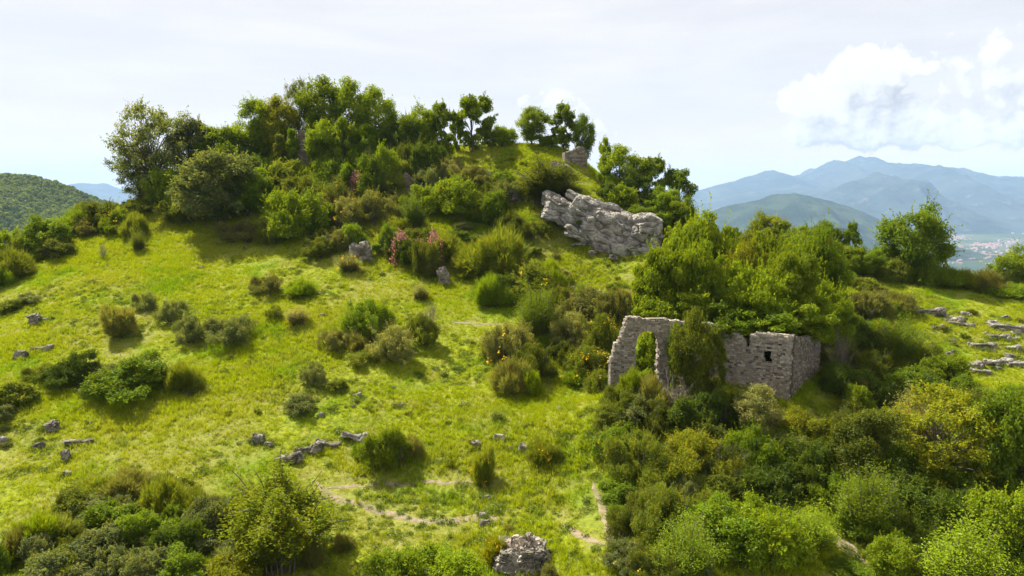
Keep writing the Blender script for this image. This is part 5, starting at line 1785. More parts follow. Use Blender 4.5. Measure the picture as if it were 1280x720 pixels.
    ('broom', 'heath', 1060, 636, 50, 40, 48, None, 'dark broom under the left of the grey-olive tree'),
    ('bush', 'mid', 1110, 700, 50, 40, 43, None, 'low green bush right of the bare soil patch'),
    ('bush', 'mid', 1060, 736, 60, 34, 41, None, 'low green bush at the bottom below the bare soil patch'),
    ('bush', 'mid', 772, 660, 34, 30, 46, None, 'small bush on the left edge of the lower right thicket'),
    ('bramble', 'olive', 760, 560, 34, 30, 55, 'few', 'small yellow-flecked bramble at the left edge below the arch'),
]
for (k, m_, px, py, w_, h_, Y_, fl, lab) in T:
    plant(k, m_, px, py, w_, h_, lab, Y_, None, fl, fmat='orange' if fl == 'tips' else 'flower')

for (px, py, Y_, w_, m_, lab) in [(741, 262, 105.2, 1.3, 'bright', 'small bright scrub rooted on the upper left shelf of the crag'), (766, 270, 104.2, 1.0, 'olive', 'small olive scrub rooted in the middle crack of the crag'),
                              (783, 283, 102.6, 1.1, 'vivid', 'small vivid tuft growing on the face of the crag near its right end'), (800, 282, 102.4, 1.3, 'bright', 'bright tuft on top of the right end of the crag'),
                              (725, 280, 102.0, 1.2, 'olive', 'small olive scrub on the left face of the crag'), (790, 316, 99.2, 1.8, 'mid', 'green scrub at the foot of the right end of the crag'),
                              (752, 300, 100.8, 1.2, 'olive', 'small scrub in a low crack of the crag')]:
    plant_at('bramble.S', m_, Vector(world_pt(px, py, Y_)), w_, w_ * .6, lab, 'scrub rooted in the crag')

# pink valerian on the flowery bank and under the hilltop wall
for (px, py, w_, h_, Y_, lab) in [
        (502, 304, 30, 24, 98, 'pink flowering plant on the left of the flowery rock bank'), (524, 302, 22, 18, 98, 'small pink flowering plant between its two larger neighbours'),
        (543, 308, 28, 28, 97, 'pink flowering plant on the right of the flowery rock bank'), (540, 346, 22, 18, 95.5, 'pink flowering plant just left of the upright rock pillar'),
        (446, 224, 24, 22, 116, 'pink flowering plant in the hilltop bank right of the wood shade'), (418, 226, 16, 12, 119, 'faint pink flowering plant below the narrow wall fragment'),
        (568, 210, 14, 12, 122, 'red-pink flowering plant on the rim of the hilltop meadow'), (460, 194, 16, 22, 124, 'dull pink blossom in front of the tall hilltop trees')]:
    q = plant('shoots.S', 'olive', px, py, w_, h_, lab, Y_, 'pink flowering plants', 'spikes', 0, fmat='pink')
    q.name = 'flowering_plant'
    q['category'] = 'flowering plant'

# ---------------------------------------------------------------- undergrowth filling the thickets (alike, told apart by nothing)


def inpoly(x, y, P):
    c = False
    for i in range(len(P)):
        (x1, y1), (x2, y2) = P[i], P[i - 1]
        if (y1 > y) != (y2 > y) and x < (x2 - x1) * (y - y1) / (y2 - y1) + x1:
            c = not c
    return c


LM = [(196, 200, 'the airy left-end tree'), (274, 240, 'the big grey-green tree'), (366, 262, 'the yellow-green pasture-edge bush'), (384, 186, 'the castle wall stump'), (416, 182, 'the narrow wall fragment'),
      (440, 150, 'the tall hilltop trees'), (505, 232, 'the squat masonry block'), (525, 170, 'the rounded tree at the wood end'), (467, 252, 'the grey-brown rounded bramble'), (519, 262, 'the small upright tree'),
      (575, 238, 'the central bright bank bush'), (686, 230, 'the evergreen dome'), (643, 238, 'the round grey boulder'), (718, 200, 'the broken stone pillar'), (755, 285, 'the crag'), (410, 296, 'the bank end boulder'),
      (455, 310, 'the grey-brown rock face'), (502, 292, 'the left pink flowers'), (543, 296, 'the right pink flowers'), (553, 338, 'the upright rock pillar'), (624, 308, 'the largest broom'), (614, 360, 'the green broom'),
      (669, 385, 'the vivid young tree'), (740, 372, 'the brown-green bramble bank'), (725, 436, 'the rocks left of the arch'), (640, 470, 'the brown-stemmed broom'), (806, 440, 'the arch opening'), (961, 447, 'the house window'),
      (1005, 445, 'the house side wall'), (862, 440, 'the ivy-covered tree'), (946, 520, 'the tall pale tree'), (800, 565, 'the left rounded bramble'), (858, 565, 'the right rounded bramble'), (822, 635, 'the dull olive mound'),
      (904, 655, 'the pale-tipped leafy bush'), (958, 665, 'the largest bright bush'), (1012, 665, 'the last bright leafy bush'), (852, 690, 'the vivid upright bush'), (1080, 550, 'the grey feathery tree'),
      (1172, 545, 'the tall feathery tree'), (1256, 550, 'the broad right-edge tree'), (1136, 500, 'the golden-tipped shrub'), (1078, 620, 'the long-shooted green shrub'), (1198, 690, 'the bottom right vivid shrub'),
      (1266, 640, 'the bright right-edge shrub'), (1134, 705, 'the orange-tipped shrub'), (1124, 425, 'the vivid tree by the meadow'), (1080, 380, 'the brownish bramble slope'), (1143, 300, 'the lone large tree'),
      (1062, 305, 'the slim pointed tree'), (956, 292, 'the dome-shaped olive tree'), (916, 292, 'the lone small round bush'), (1030, 300, 'the tall ridge tree'), (1266, 335, 'the right-edge ridge tree'), (1180, 344, 'the first ridge broom'),
      (1234, 350, 'the brownish ridge broom'), (774, 212, 'the flat-topped tree'), (848, 240, 'the last tree behind the crag'), (352, 647, 'the large arching evergreen'), (268, 635, 'the grey-leafed bush'),
      (206, 612, 'the thicket-top broom'), (118, 680, 'the whitish-leafed bush'), (52, 655, 'the bright feathery broom'), (186, 650, 'the middle thicket bush'), (300, 700, 'the yellow-green bottom bush'), (168, 277, 'the roundish olive broom'),
      (58, 297, 'the rounded left-edge tree'), (120, 266, 'the left skyline bush'), (14, 330, 'the left-edge olive broom'), (466, 395, 'the peaked bramble mound'), (394, 466, 'the grey-green bramble'), (375, 502, 'the lower grey bramble'),
      (484, 552, 'the bright lower-pasture bush'), (400, 560, 'the long dark ledge'), (604, 570, 'the golden broom'), (681, 562, 'the yellow-flowering broom'), (183, 374, 'the small round grey bramble'), (150, 396, 'the see-through broom'),
      (265, 408, 'the hollow rock'), (96, 460, 'the darkest evergreen'), (170, 468, 'the light-tipped bush'), (44, 393, 'the upright left boulder'), (130, 312, 'the small dead shrub'), (335, 350, 'the flat brown bramble'),
      (372, 392, 'the orange-tipped plant'), (444, 490, 'the flat white stone'), (510, 645, 'the footpath'), (66, 528, 'the round grey boulder'), (1160, 387, 'the dark grey ledge'), (1262, 408, 'the largest white ledge')]
TONE = {'mid': 'green', 'dark': 'dark', 'olive': 'olive', 'bright': 'bright', 'vivid': 'vivid green', 'grey': 'grey-green', 'heath': 'dark olive', 'bankbrown': 'brownish', 'pale': 'pale', 'juniper': 'mottled'}
WORD = {'bush': 'leafy bush', 'bramble': 'bramble', 'broom': 'wispy broom', 'shoots': 'upright shrub'}
USED = {}


def proj(P):
    c_, s_ = math.cos(PITCH), math.sin(PITCH)
    d_ = P.y * c_ - P.z * s_
    return 640 + P.x / d_ * FPX, 360 - (P.y * s_ + P.z * c_) / d_ * FPX


def place_label(kind, m_, w_, P):
    px, py = proj(P)
    py -= w_ * .4 * FPX / P.y
    lx, ly, ln = min(LM, key=lambda q: (q[0] - px) ** 2 + ((q[1] - py) * 1.3) ** 2)
    dx, dy = px - lx, py - ly
    side = ('right of' if dx > 0 else 'left of') if abs(dx) > abs(dy) * 1.4 else ('below' if dy > 0 else 'above') if abs(dy) > abs(dx) * 1.4 else ('lower right of' if dx > 0 else 'lower left of') if dy > 0 else ('upper right of' if dx > 0 else 'upper left of')
    size = 'small ' if w_ < 2.6 else 'large ' if w_ > 4 else ''
    dist = 'close ' if math.hypot(dx, dy) < 22 else ''
    lab = f"{size}{TONE[m_]} {WORD[kind.split('.')[0]]} {dist}{side} {ln}"
    if lab in USED:
        for _, _, l2 in sorted(LM, key=lambda q: (q[0] - px) ** 2 + ((q[1] - py) * 1.3) ** 2)[1:9]:
            lab = f"{size}{TONE[m_]} {WORD[kind.split('.')[0]]} between {ln} and {l2}"
            if lab not in USED and len(lab.split()) <= 16:
                break
    USED[lab] = 1
    return lab


def fill(poly, n, kinds, mats_, wr, hr, label, group, mind=.8):
    xs_, ys_ = [p_[0] for p_ in poly], [p_[1] for p_ in poly]
    got, tries = [], 0
    while len(got) < n and tries < n * 60:
        tries += 1
        px, py = random.uniform(min(xs_), max(xs_)), random.uniform(min(ys_), max(ys_))
        if not inpoly(px, py, poly):
            continue
        P = at(px, py)
        w_ = random.uniform(*wr)
        if any((P.x - g_[0]) ** 2 + (P.y - g_[1]) ** 2 < (mind * (w_ + g_[2]) / 2) ** 2 for g_ in got):
            continue
        got.append((P.x, P.y, w_))
        k_, m_ = random.choice(kinds), random.choice(mats_)
        plant_at(k_, m_, P, w_, random.uniform(*hr) * w_, place_label(k_, m_, w_, P), group, 'few' if random.random() < .12 else None)


fill([(215, 262), (260, 235), (330, 190), (400, 178), (480, 184), (560, 195), (545, 225), (480, 250), (420, 245), (340, 262), (260, 280)], 42, ['bush.L', 'bush.M', 'bush.M', 'bush.L', 'bramble.M'],
     ['mid', 'bright', 'mid', 'olive', 'bright'], (3.2, 6), (.7, .95), 'leafy undergrowth bush inside the hilltop wood', 'undergrowth of the hilltop wood', .62)
fill([(390, 300), (470, 285), (560, 300), (650, 300), (690, 345), (650, 380), (590, 350), (540, 348), (470, 322), (400, 322)], 26, ['bramble.M', 'bush.M', 'broom.M', 'broom.L', 'bramble.S'], ['olive', 'mid', 'bankbrown', 'heath', 'olive'],
     (1.8, 4), (.5, .75), 'low scrub bush along the flowery rock bank', 'scrub of the flowery bank', .7)
fill([(470, 262), (540, 240), (600, 225), (650, 232), (650, 285), (600, 290), (520, 285)], 12, ['bramble.M', 'bush.M', 'bush.M', 'bramble.L'], ['olive', 'mid', 'grey', 'bright', 'heath'], (2.2, 4.5), (.5, .8),
     'shrub on the bank under the hilltop meadow', 'shrubs under the hilltop meadow', .7)
fill([(650, 350), (700, 340), (780, 352), (790, 395), (770, 470), (740, 520), (690, 470), (640, 480), (612, 440), (640, 380)], 20, ['bramble.M', 'bramble.L', 'bush.M', 'broom.M'], ['olive', 'pale', 'bankbrown', 'mid', 'mid'],
     (2, 4), (.5, .7), 'shrub in the thicket between the vivid young tree and the arch', 'thicket left of the arch', .72)
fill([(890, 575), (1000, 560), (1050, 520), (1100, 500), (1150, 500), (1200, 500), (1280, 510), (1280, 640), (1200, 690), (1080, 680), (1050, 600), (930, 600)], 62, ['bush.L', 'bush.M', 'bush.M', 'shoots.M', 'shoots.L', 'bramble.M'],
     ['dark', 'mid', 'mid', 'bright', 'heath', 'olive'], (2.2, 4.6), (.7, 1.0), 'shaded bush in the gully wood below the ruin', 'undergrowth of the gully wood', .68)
fill([(1090, 640), (1280, 600), (1280, 760), (1180, 760), (1100, 740)], 18, ['shoots.M', 'bush.M', 'bush.L'], ['bright', 'mid', 'vivid'], (2, 3.5), (.8, 1.0), 'leafy shrub of the bottom right corner thicket', 'bottom right thicket', .7)
fill([(760, 520), (880, 520), (930, 600), (900, 700), (840, 740), (760, 720), (770, 620)], 30, ['bramble.M', 'bush.M', 'bramble.L'], ['olive', 'mid', 'heath', 'grey'], (2, 3.8), (.6, .85),
     'bramble in the thicket on the slope below the arch', 'thicket below the arch', .7)
fill([(10, 690), (90, 630), (200, 610), (290, 640), (330, 720), (300, 770), (20, 770)], 40, ['bush.M', 'bush.M', 'broom.M', 'bramble.M'], ['grey', 'mid', 'olive', 'heath', 'grey'], (1.8, 3.2), (.65, .9),
     'bush in the bottom left thicket', 'bottom left thicket', .7)
fill([(1020, 370), (1060, 350), (1100, 360), (1130, 400), (1120, 450), (1150, 480), (1060, 500), (1030, 450)], 18, ['bramble.M', 'bush.M', 'bramble.L', 'broom.M'], ['bankbrown', 'olive', 'heath', 'mid'], (2.2, 4.2), (.6, .85),
     'bush on the scrubby slope right of the canopy', 'scrubby slope right of the canopy', .7)
fill([(745, 240), (800, 262), (870, 290), (940, 305), (1000, 322), (1100, 345), (1090, 352), (960, 330), (860, 315), (830, 300), (770, 262)], 20, ['bush.L', 'bush.M', 'bush.M'], ['mid', 'bright', 'olive', 'dark'], (3, 5), (.6, .85),
     'bush along the ridge between the crag and the lone large tree', 'bushes along the ridge', .7)
fill([(0, 300), (60, 290), (120, 262), (170, 262), (150, 275), (90, 300), (60, 325), (0, 345)], 12, ['bush.M', 'broom.M', 'bush.L'], ['olive', 'mid', 'heath'], (2.5, 4.5), (.6, .85), 'bush along the left skyline of the pasture', 'bushes along the left skyline', .7)
fill([(1140, 342), (1280, 366), (1280, 374), (1140, 350)], 9, ['bush.M', 'broom.M', 'broom.L'], ['mid', 'olive', 'bright'], (2.4, 4), (.5, .7), 'bush in the hedge row along the right meadow crest', 'hedge row on the right crest', .6)
# scattered small things on the pasture
fill([(60, 350), (200, 280), (420, 310), (560, 350), (620, 420), (700, 520), (740, 640), (640, 680), (440, 690), (300, 600), (120, 580), (0, 620), (0, 420)], 46, ['bramble.S', 'broom.S', 'shoots.S'],
     ['olive', 'grey', 'mid', 'heath', 'bankbrown'], (.5, 1.1), (.5, .8), 'knee-high weed bush dotted on the open pasture', 'small weed bushes on the pasture', 2)
fill([(1110, 380), (1200, 372), (1280, 380), (1280, 440), (1200, 440)], 14, ['bramble.S', 'broom.S', 'shoots.S'], ['olive', 'bankbrown', 'mid'], (.6, 1.4), (.5, .7), 'small weed bush on the right meadow', 'small weed bushes on the right meadow', 1.5)
fill([(560, 222), (600, 195), (700, 190), (740, 230), (720, 240), (640, 236)], 6, ['bramble.S', 'broom.S', 'broom.M'], ['olive', 'mid', 'bankbrown'], (.9, 2.2), (.4, .6), 'low tuft bush on the steep hilltop meadow', 'tuft bushes on the hilltop meadow', 1)
fill([(690, 322), (820, 335), (790, 350), (700, 350)], 6, ['bramble.S', 'broom.S'], ['olive', 'bankbrown'], (.7, 1.4), (.4, .6), 'small scrub tuft in the grass below the crag', 'scrub tufts below the crag', 1)

# ---------------------------------------------------------------- rocks lying on the slope: foot px, foot py, width, height, rock form, label
RK = [
    (44, 402, 17, 17, 2, 0, 'grey upright boulder standing alone near the left edge'), (57, 399, 8, 5, 0, 1, 'small pale stone beside the upright left boulder'),
    (26, 446, 17, 13, 1, 0, 'grey rock with a pale top at the left edge of the pasture'), (52, 435, 26, 9, 3, 0, 'flat grey rock right of the pale-topped one'),
    (66, 535, 18, 15, 2, 0, 'round grey boulder in the lower left pasture'), (5, 553, 10, 12, 0, 1, 'pale rock at the left edge low in the pasture'), (49, 558, 16, 10, 1, 0, 'grey rock left of the weedy ledge'),
    (82, 574, 13, 20, 2, 1, 'slanting pale rock pointing up in the lower left'), (85, 592, 12, 7, 0, 1, 'small white rock under the slanting one'), (56, 586, 6, 5, 0, 1, 'tiny white stone left of the slanting rock'),
    (100, 552, 34, 8, 4, 0, 'long low brown ledge in the lower left pasture'), (266, 410, 22, 13, 1, 0, 'grey rock in the hollow between two brambles'), (278, 416, 16, 8, 0, 0, 'smaller grey rock right in the bramble hollow'),
    (241, 492, 18, 8, 1, 0, 'grey rock under the olive broom'), (323, 550, 18, 14, 0, 0, 'grey rock left of the long dark ledge'), (336, 555, 12, 7, 1, 0, 'low rock leaning on the left end of the dark ledge'),
    (360, 574, 34, 15, 4, 0, 'left block of the long dark ledge'), (384, 562, 34, 14, 3, 0, 'middle block of the long dark ledge'), (410, 556, 30, 10, 4, 0, 'low block right of the middle of the dark ledge'),
    (443, 546, 34, 14, 3, 1, 'pale right end block of the long dark ledge'), (595, 556, 13, 11, 2, 1, 'white rock left above the golden broom'), (624, 547, 18, 9, 1, 1, 'white rock right above the golden broom'),
    (654, 562, 14, 12, 0, 1, 'pale rock beside the yellow-flowering broom'), (668, 568, 14, 8, 1, 0, 'grey rock partly under the yellow-flowering broom'), (638, 560, 8, 5, 0, 1, 'small white stone between two white rocks'),
    (608, 622, 12, 8, 1, 1, 'white stone at the end of the upper path'), (606, 655, 16, 10, 1, 0, 'grey stone in a fork of the footpath'), (604, 644, 12, 6, 0, 1, 'pale stone on the footpath'),
    (655, 676, 8, 6, 0, 1, 'small white stone on top of the rubble heap'), (444, 492, 14, 4, 3, 1, 'flat white stone in the middle of the pasture'), (497, 505, 16, 5, 3, 0, 'flat dark stone right of the flat white one'),
    (508, 574, 8, 5, 0, 1, 'white stone in the shade of the bright bush'), (700, 510, 6, 5, 0, 1, 'tiny white stone below the mid-slope thicket'), (580, 505, 6, 4, 0, 1, 'tiny white stone in the pasture above the white rocks'),
    (403, 394, 9, 6, 0, 1, 'pale stone right of the yellow-tipped plant'), (430, 395, 5, 4, 0, 1, 'tiny pale stone left of the peaked mound'), (402, 519, 8, 7, 0, 0, 'small dark stone beside the lower bramble'),
    (341, 357, 9, 6, 0, 1, 'pale stone under the flat brown bramble'), (368, 397, 14, 10, 1, 0, 'grey rock behind the yellow-tipped plant'), (309, 308, 6, 3, 0, 1, 'tiny white stone under the low brownish bramble'),
    (410, 304, 16, 18, 2, 0, 'grey boulder at the left end of the flowery bank'), (456, 322, 22, 30, 2, 0, 'grey-brown rock face in the left of the flowery bank'), (446, 318, 20, 22, 0, 0, 'brown rock left of the grey-brown face'),
    (554, 352, 18, 28, 2, 0, 'upright rock pillar at the foot of the flowery bank'), (597, 300, 16, 10, 1, 0, 'grey rock behind the largest broom'), (541, 336, 14, 14, 0, 0, 'dark rock left of the upright pillar'),
    (616, 228, 26, 9, 3, 0, 'grey rock band under the hilltop meadow'), (643, 248, 17, 19, 2, 0, 'round grey boulder between scrub left of the evergreen dome'), (630, 232, 18, 9, 1, 0, 'grey rock right of the rock band'),
    (604, 216, 18, 7, 3, 0, 'low grey rock on the left of the hilltop meadow edge'), (694, 206, 14, 7, 1, 0, 'grey rock left of the stone pillar'), (706, 216, 18, 16, 2, 0, 'grey rock leaning on the stone pillar'),
    (728, 442, 22, 16, 0, 0, 'grey rock in the bramble hollow left of the arch'), (716, 436, 16, 10, 1, 0, 'smaller grey rock left in the hollow by the arch'), (706, 366, 26, 12, 3, 0, 'grey rock over the brown-green bramble bank'),
    (744, 368, 20, 10, 1, 0, 'brown rock in the bramble bank above the arch'), (767, 323, 14, 8, 0, 0, 'fallen stone at the foot of the crag'), (722, 304, 18, 6, 3, 1, 'flat pale stone under the crag left part'),
    (740, 316, 14, 6, 1, 0, 'fallen rock under the middle of the crag'), (655, 222, 10, 6, 0, 0, 'small rock showing through the steep meadow'), (540, 208, 16, 8, 1, 0, 'grey stone at the left rim of the hilltop meadow'),
    # limestone pavement on the right
    (1160, 391, 36, 13, 4, 0, 'dark grey ledge at the left of the right meadow'), (1186, 399, 28, 9, 3, 1, 'pale ledge right of the dark grey one'), (1200, 406, 30, 10, 4, 0, 'low brown ledge in the right meadow'),
    (1262, 410, 44, 12, 4, 1, 'largest white ledge at the right edge'), (1247, 421, 26, 10, 3, 1, 'white ledge below the largest one'), (1276, 418, 24, 8, 3, 1, 'white ledge cut by the right edge'),
    (1228, 432, 30, 9, 4, 0, 'grey ledge in the middle of the limestone steps'), (1262, 434, 22, 7, 3, 1, 'thin pale ledge right of the middle grey one'), (1248, 452, 34, 9, 4, 1, 'pale ledge on the lower limestone step'),
    (1276, 456, 34, 12, 4, 1, 'broad pale ledge low at the right edge'), (1212, 456, 30, 8, 3, 0, 'grey ledge at the left of the lower step'), (1226, 464, 26, 7, 4, 1, 'pale ledge lowest on the limestone steps'),
    (1186, 443, 10, 8, 0, 0, 'small grey rock left of the limestone steps'), (1240, 404, 16, 8, 1, 1, 'pale rock above the limestone steps'), (1262, 445, 16, 7, 0, 0, 'grey rock between the limestone steps'),
    (1206, 392, 14, 6, 1, 1, 'pale stone in the meadow grass above the steps'), (1172, 408, 16, 7, 3, 0, 'grey flat stone under the dark ledge'),
    # gully
    (943, 569, 14, 5, 3, 1, 'white stone in the dark gap under the pale tree'), (941, 590, 12, 12, 2, 1, 'upright white stone in the dark gap'), (950, 606, 14, 6, 1, 1, 'flat white stone low in the dark gap'),
]
for (px, py, w_, h_, k, pale, lab) in RK:
    rock(px, py + 2, w_ * (.85 if k < 3 else 1.1), h_ * (.8 if k < 3 else .62), lab, k, ROCKW if pale else None, rz=random.uniform(-.3, .3))
# loose white stones, alike
for i in range(46):
    px, py = random.uniform(20, 740), random.uniform(330, 690)
    if py < 420 - px * .35:
        continue
    rock(px, py, random.uniform(2.5, 5), random.uniform(2, 3.5), 'small loose limestone piece lying in the pasture grass', random.choice([0, 1, 2]), random.choice([ROCKW, None]), 'loose stones in the pasture')
for i in range(30):
    px, py = random.uniform(1180, 1280), random.uniform(392, 468)
    rock(px, py, random.uniform(4, 9), random.uniform(2, 4), 'small pale stone between the limestone ledges', random.choice([0, 1, 3]), random.choice([ROCKW, ROCKW, None]), 'loose stones between the ledges')

# ---------------------------------------------------------------- footpaths: worn soil strips following the ground
pm, t, out = mat('trodden_soil')
geo = t.n('ShaderNodeNewGeometry')
n1 = t.noise(geo.outputs['Position'], 1.7, 6, .65)
n2 = t.noise(geo.outputs['Position'], 7, 5, .6)
col = t.mix(t.ramp(n1, .42, .6), (.24, .18, .115), (.15, .135, .05))
col = t.mix(t.ramp(n2, .5, .7, 0, .6), col, (.13, .10, .06))
b = t.n('ShaderNodeBsdfPrincipled')
b.inputs['Roughness'].default_value = 1
t.l(col, b.inputs['Base Color'])
bp = t.n('ShaderNodeBump')
bp.inputs['Distance'].default_value = .05
t.l(n2, bp.inputs['Height'])
t.l(bp.outputs[0], b.inputs['Normal'])
t.l(b.outputs[0], out.inputs['Surface'])
PATHS = []


def path(pts, wid, seed):
    P = [at(*q) for q in pts]
    dense = []
    for a_, b__ in zip(P[:-1], P[1:]):
        n_ = max(2, int((b__ - a_).length / .3))
        for i in range(n_):
            dense.append(a_.lerp(b__, i / n_))
    D = np.array([[q.x, q.y] for q in dense])
    for _ in range(12):
        D[1:-1] = (D[:-2] + D[1:-1] * 2 + D[2:]) / 4
    tt = np.arange(len(D)) * .3
    D[:, 1] += fbm(tt * .5, tt * 0, octv=2, seed=seed) * .25
    PATHS.append(D.copy())
    T_ = np.gradient(D, axis=0)
    T_ /= np.linalg.norm(T_, axis=1, keepdims=True)
    Nn = np.stack([-T_[:, 1], T_[:, 0]], 1)
    k = 7
    env = np.clip(np.minimum(tt, tt[-1] - tt) / 1.5, .05, 1)
    wid *= 1.35
    wl = wid * env * (1 + .75 * fbm(tt * .9, tt * 0 + 4, octv=3, seed=seed))
    wr_ = wid * env * (1 + .75 * fbm(tt * .9, tt * 0 + 9, octv=3, seed=seed))
    rows = []
    for j in range(k):
        f = j / (k - 1)
        Q = D + Nn * ((-wl) * (1 - f) + wr_ * f)[:, None] * .5
        z = ground(Q[:, 0], Q[:, 1]) + (.035 if 0 < j < k - 1 else -.03)
        rows.append(np.column_stack([Q, z]))
    V_ = np.stack(rows, 1).reshape(-1, 3)
    n_ = len(D)
    F_ = [(i * k + j, i * k + j + 1, (i + 1) * k + j + 1, (i + 1) * k + j) for i in range(n_ - 1) for j in range(k - 1)]
    link('footpath', mesh_np('footpath', V_, np.array(F_), [pm], True), kind='structure')


path([(394, 604), (408, 617), (425, 627), (462, 637), (501, 647), (551, 651), (602, 646), (622, 652), (640, 660)], .6, 1)
path([(398, 612), (430, 611), (480, 606), (551, 605), (612, 606)], .38, 2)
path([(560, 403), (600, 404), (634, 406)], .3, 3)
path([(700, 655), (740, 680), (768, 688)], .5, 4)
path([(1046, 668), (1052, 682), (1068, 692), (1092, 712)], 1.2, 5)
path([(740, 600), (752, 630), (762, 660), (768, 690)], .6, 6)
path([(378, 690), (398, 668), (392, 650)], 1.0, 7)

# ---------------------------------------------------------------- grass: one carpet of blade patches over the slope


def scatter(name, pts, rots, scales, picks, meshes, label, cat='grass'):
    me = bpy.data.meshes.new(name)
    me.vertices.add(len(pts))
    me.vertices.foreach_set('co', np.asarray(pts, np.float32).ravel())
    a_ = me.attributes.new('rot', 'FLOAT_VECTOR', 'POINT')
    a_.data.foreach_set('vector', np.asarray(rots, np.float32).ravel())
    a_ = me.attributes.new('scl', 'FLOAT', 'POINT')
    a_.data.foreach_set('value', np.asarray(scales, np.float32))
    a_ = me.attributes.new('pick', 'INT', 'POINT')
    a_.data.foreach_set('value', np.asarray(picks, np.int32))
    o = link(name, me, None, kind='stuff', label=label, category=cat)
    gt = bpy.data.node_groups.new(name + '_nodes', 'GeometryNodeTree')
    gt.interface.new_socket('Geometry', in_out='INPUT', socket_type='NodeSocketGeometry')
    gt.interface.new_socket('Geometry', in_out='OUTPUT', socket_type='NodeSocketGeometry')
    n = gt.nodes
    gi_, go_ = n.new('NodeGroupInput'), n.new('NodeGroupOutput')
    iop = n.new('GeometryNodeInstanceOnPoints')
    gt.links.new(gi_.outputs[0], iop.inputs['Points'])
    join = n.new('GeometryNodeJoinGeometry')
    for mm in reversed(meshes):
        src = bpy.data.objects.new(mm.name, mm)
        oi = n.new('GeometryNodeObjectInfo')
        oi.inputs['Object'].default_value = src
        g2 = n.new('GeometryNodeGeometryToInstance')
        gt.links.new(oi.outputs['Geometry'], g2.inputs[0])
        gt.links.new(g2.outputs[0], join.inputs[0])
    gt.links.new(join.outputs[0], iop.inputs['Instance'])
    iop.inputs['Pick Instance'].default_value = True
    for an, dt, sk in (('rot', 'FLOAT_VECTOR', 'Rotation'), ('scl', 'FLOAT', 'Scale'), ('pick', 'INT', 'Instance Index')):
        na = n.new('GeometryNodeInputNamedAttribute')
        na.data_type = dt
        na.inputs['Name'].default_value = an
        gt.links.new(na.outputs['Attribute'], iop.inputs[sk])
    gt.links.new(iop.outputs[0], go_.inputs[0])
    md = o.modifiers.new('scatter', 'NODES')
    md.node_group = gt
    return o


GM = grass_mat('grass_blades', (.31, .37, .007), (.20, .32, .007), (.36, .36, .045))
WM = leaf_mat('weed_leaf', (.05, .085, .008), (.22, .29, .010), .4, own=True)  # dark leaf colour also stands in for small shadows in the turf


def grass_patch(seed, n, size, hmin, hmax, lw, m):
    r = np.random.default_rng(seed)
    # tufts inside the patch
    nt = n // 9
    tc_ = (r.random((nt, 2)) - .5) * size
    th = hmin + (hmax - hmin) * r.random(nt) ** 3.4
    ti = r.integers(0, nt, n)
    base_ = tc_[ti] + r.normal(size=(n, 2)) * .055
    h = th[ti] * (.6 + .6 * r.random(n))
    a_ = r.random(n) * 6.283
    lean = (tc_[ti] - base_) * -3 + r.normal(size=(n, 2)) * .35
    tip = np.column_stack([base_ + lean * h[:, None], h])
    bs = np.column_stack([base_, np.full(n, -.06)])
    sd_ = np.column_stack([np.cos(a_), np.sin(a_), np.zeros(n)]) * lw
    mid = bs * .45 + tip * .55 + np.column_stack([-lean * .12 * h[:, None], h * .05])
    V_ = np.stack([bs - sd_, bs + sd_, mid + sd_ * .8, mid - sd_ * .8, tip], 1).reshape(-1, 3)
    i = np.arange(n)[:, None] * 5
    F_ = np.concatenate([i + [[0, 1, 2]], i + [[0, 2, 3]], i + [[3, 2, 4]]], 1).reshape(-1, 3)
    tv = r.random(nt)
    var = np.clip(.6 * tv[ti] + .4 * r.random(n), 0, 1)
    return mesh_np('grass_patch', V_, F_, [m], False, {'var': ('FACE', np.repeat(var, 3))})


gp_ = [grass_patch(i, 720, 2.1, .04, .50, .014, GM) for i in range(5)]
gn = [mesh for mesh in gp_]
r = np.random.default_rng(99)
cell = 1.35
gx, gy = np.meshgrid(np.arange(-118, 118, cell), np.arange(34, 150, cell))
gx = gx.ravel() + r.normal(size=gx.size) * .3
gy = gy.ravel() + r.normal(size=gy.size) * .3
keep = np.abs(gx) < gy * .80 + 24
gx, gy = gx[keep], gy[keep]
gz = ground(gx, gy)


def rots_for(gx, gy, r, e=.8):
    sx = (ground(gx + e, gy) - ground(gx - e, gy)) / (2 * e)
    sy = (ground(gx, gy + e) - ground(gx, gy - e)) / (2 * e)
    R_ = []
    yaw = r.random(len(gx)) * 6.283
    for a_, b__, yy in zip(sx, sy, yaw):
        N_ = Vector((-a_, -b__, 1)).normalized()
        q = Vector((0, 0, 1)).rotation_difference(N_) @ Euler((0, 0, yy)).to_quaternion()
        R_.append(q.to_euler()[:])
    return np.array(R_)


allp = np.concatenate(PATHS)
dmin = np.full(len(gx), 99.0)
for q in allp[::2]:
    dmin = np.minimum(dmin, np.hypot(gx - q[0], gy - q[1]))
sc_ = .62 + .75 * smooth(fbm(gx / 9, gy / 9, octv=3, seed=66) * .9 + .5)
sc_ = np.where(dmin < 1.1, .32, sc_)
scatter('grass', np.column_stack([gx, gy, gz]), rots_for(gx, gy, r), sc_, r.integers(0, 5, len(gx)), gp_, 'short yellow-green pasture grass covering the hillside')
print('grass patches', len(gx))


# taller weeds: small leafy tufts, dense in lush places
def weed(seed, n, rad, hh, leaf):
    r = np.random.default_rng(seed)
    D = rdir(n, r)
    D[:, 2] = np.abs(D[:, 2])
    P = D * np.array([rad, rad, hh]) * (r.random(n)[:, None] ** .4)
    V_, F_ = leaf_arrays(P, D + [0, 0, .6] + r.normal(size=(n, 3)) * .6, leaf * (.6 + .8 * r.random(n)), r, .45)
    return mesh_np('weed', V_, F_, [WM], False, {'var': ('FACE', np.repeat(r.random(n), 2))})


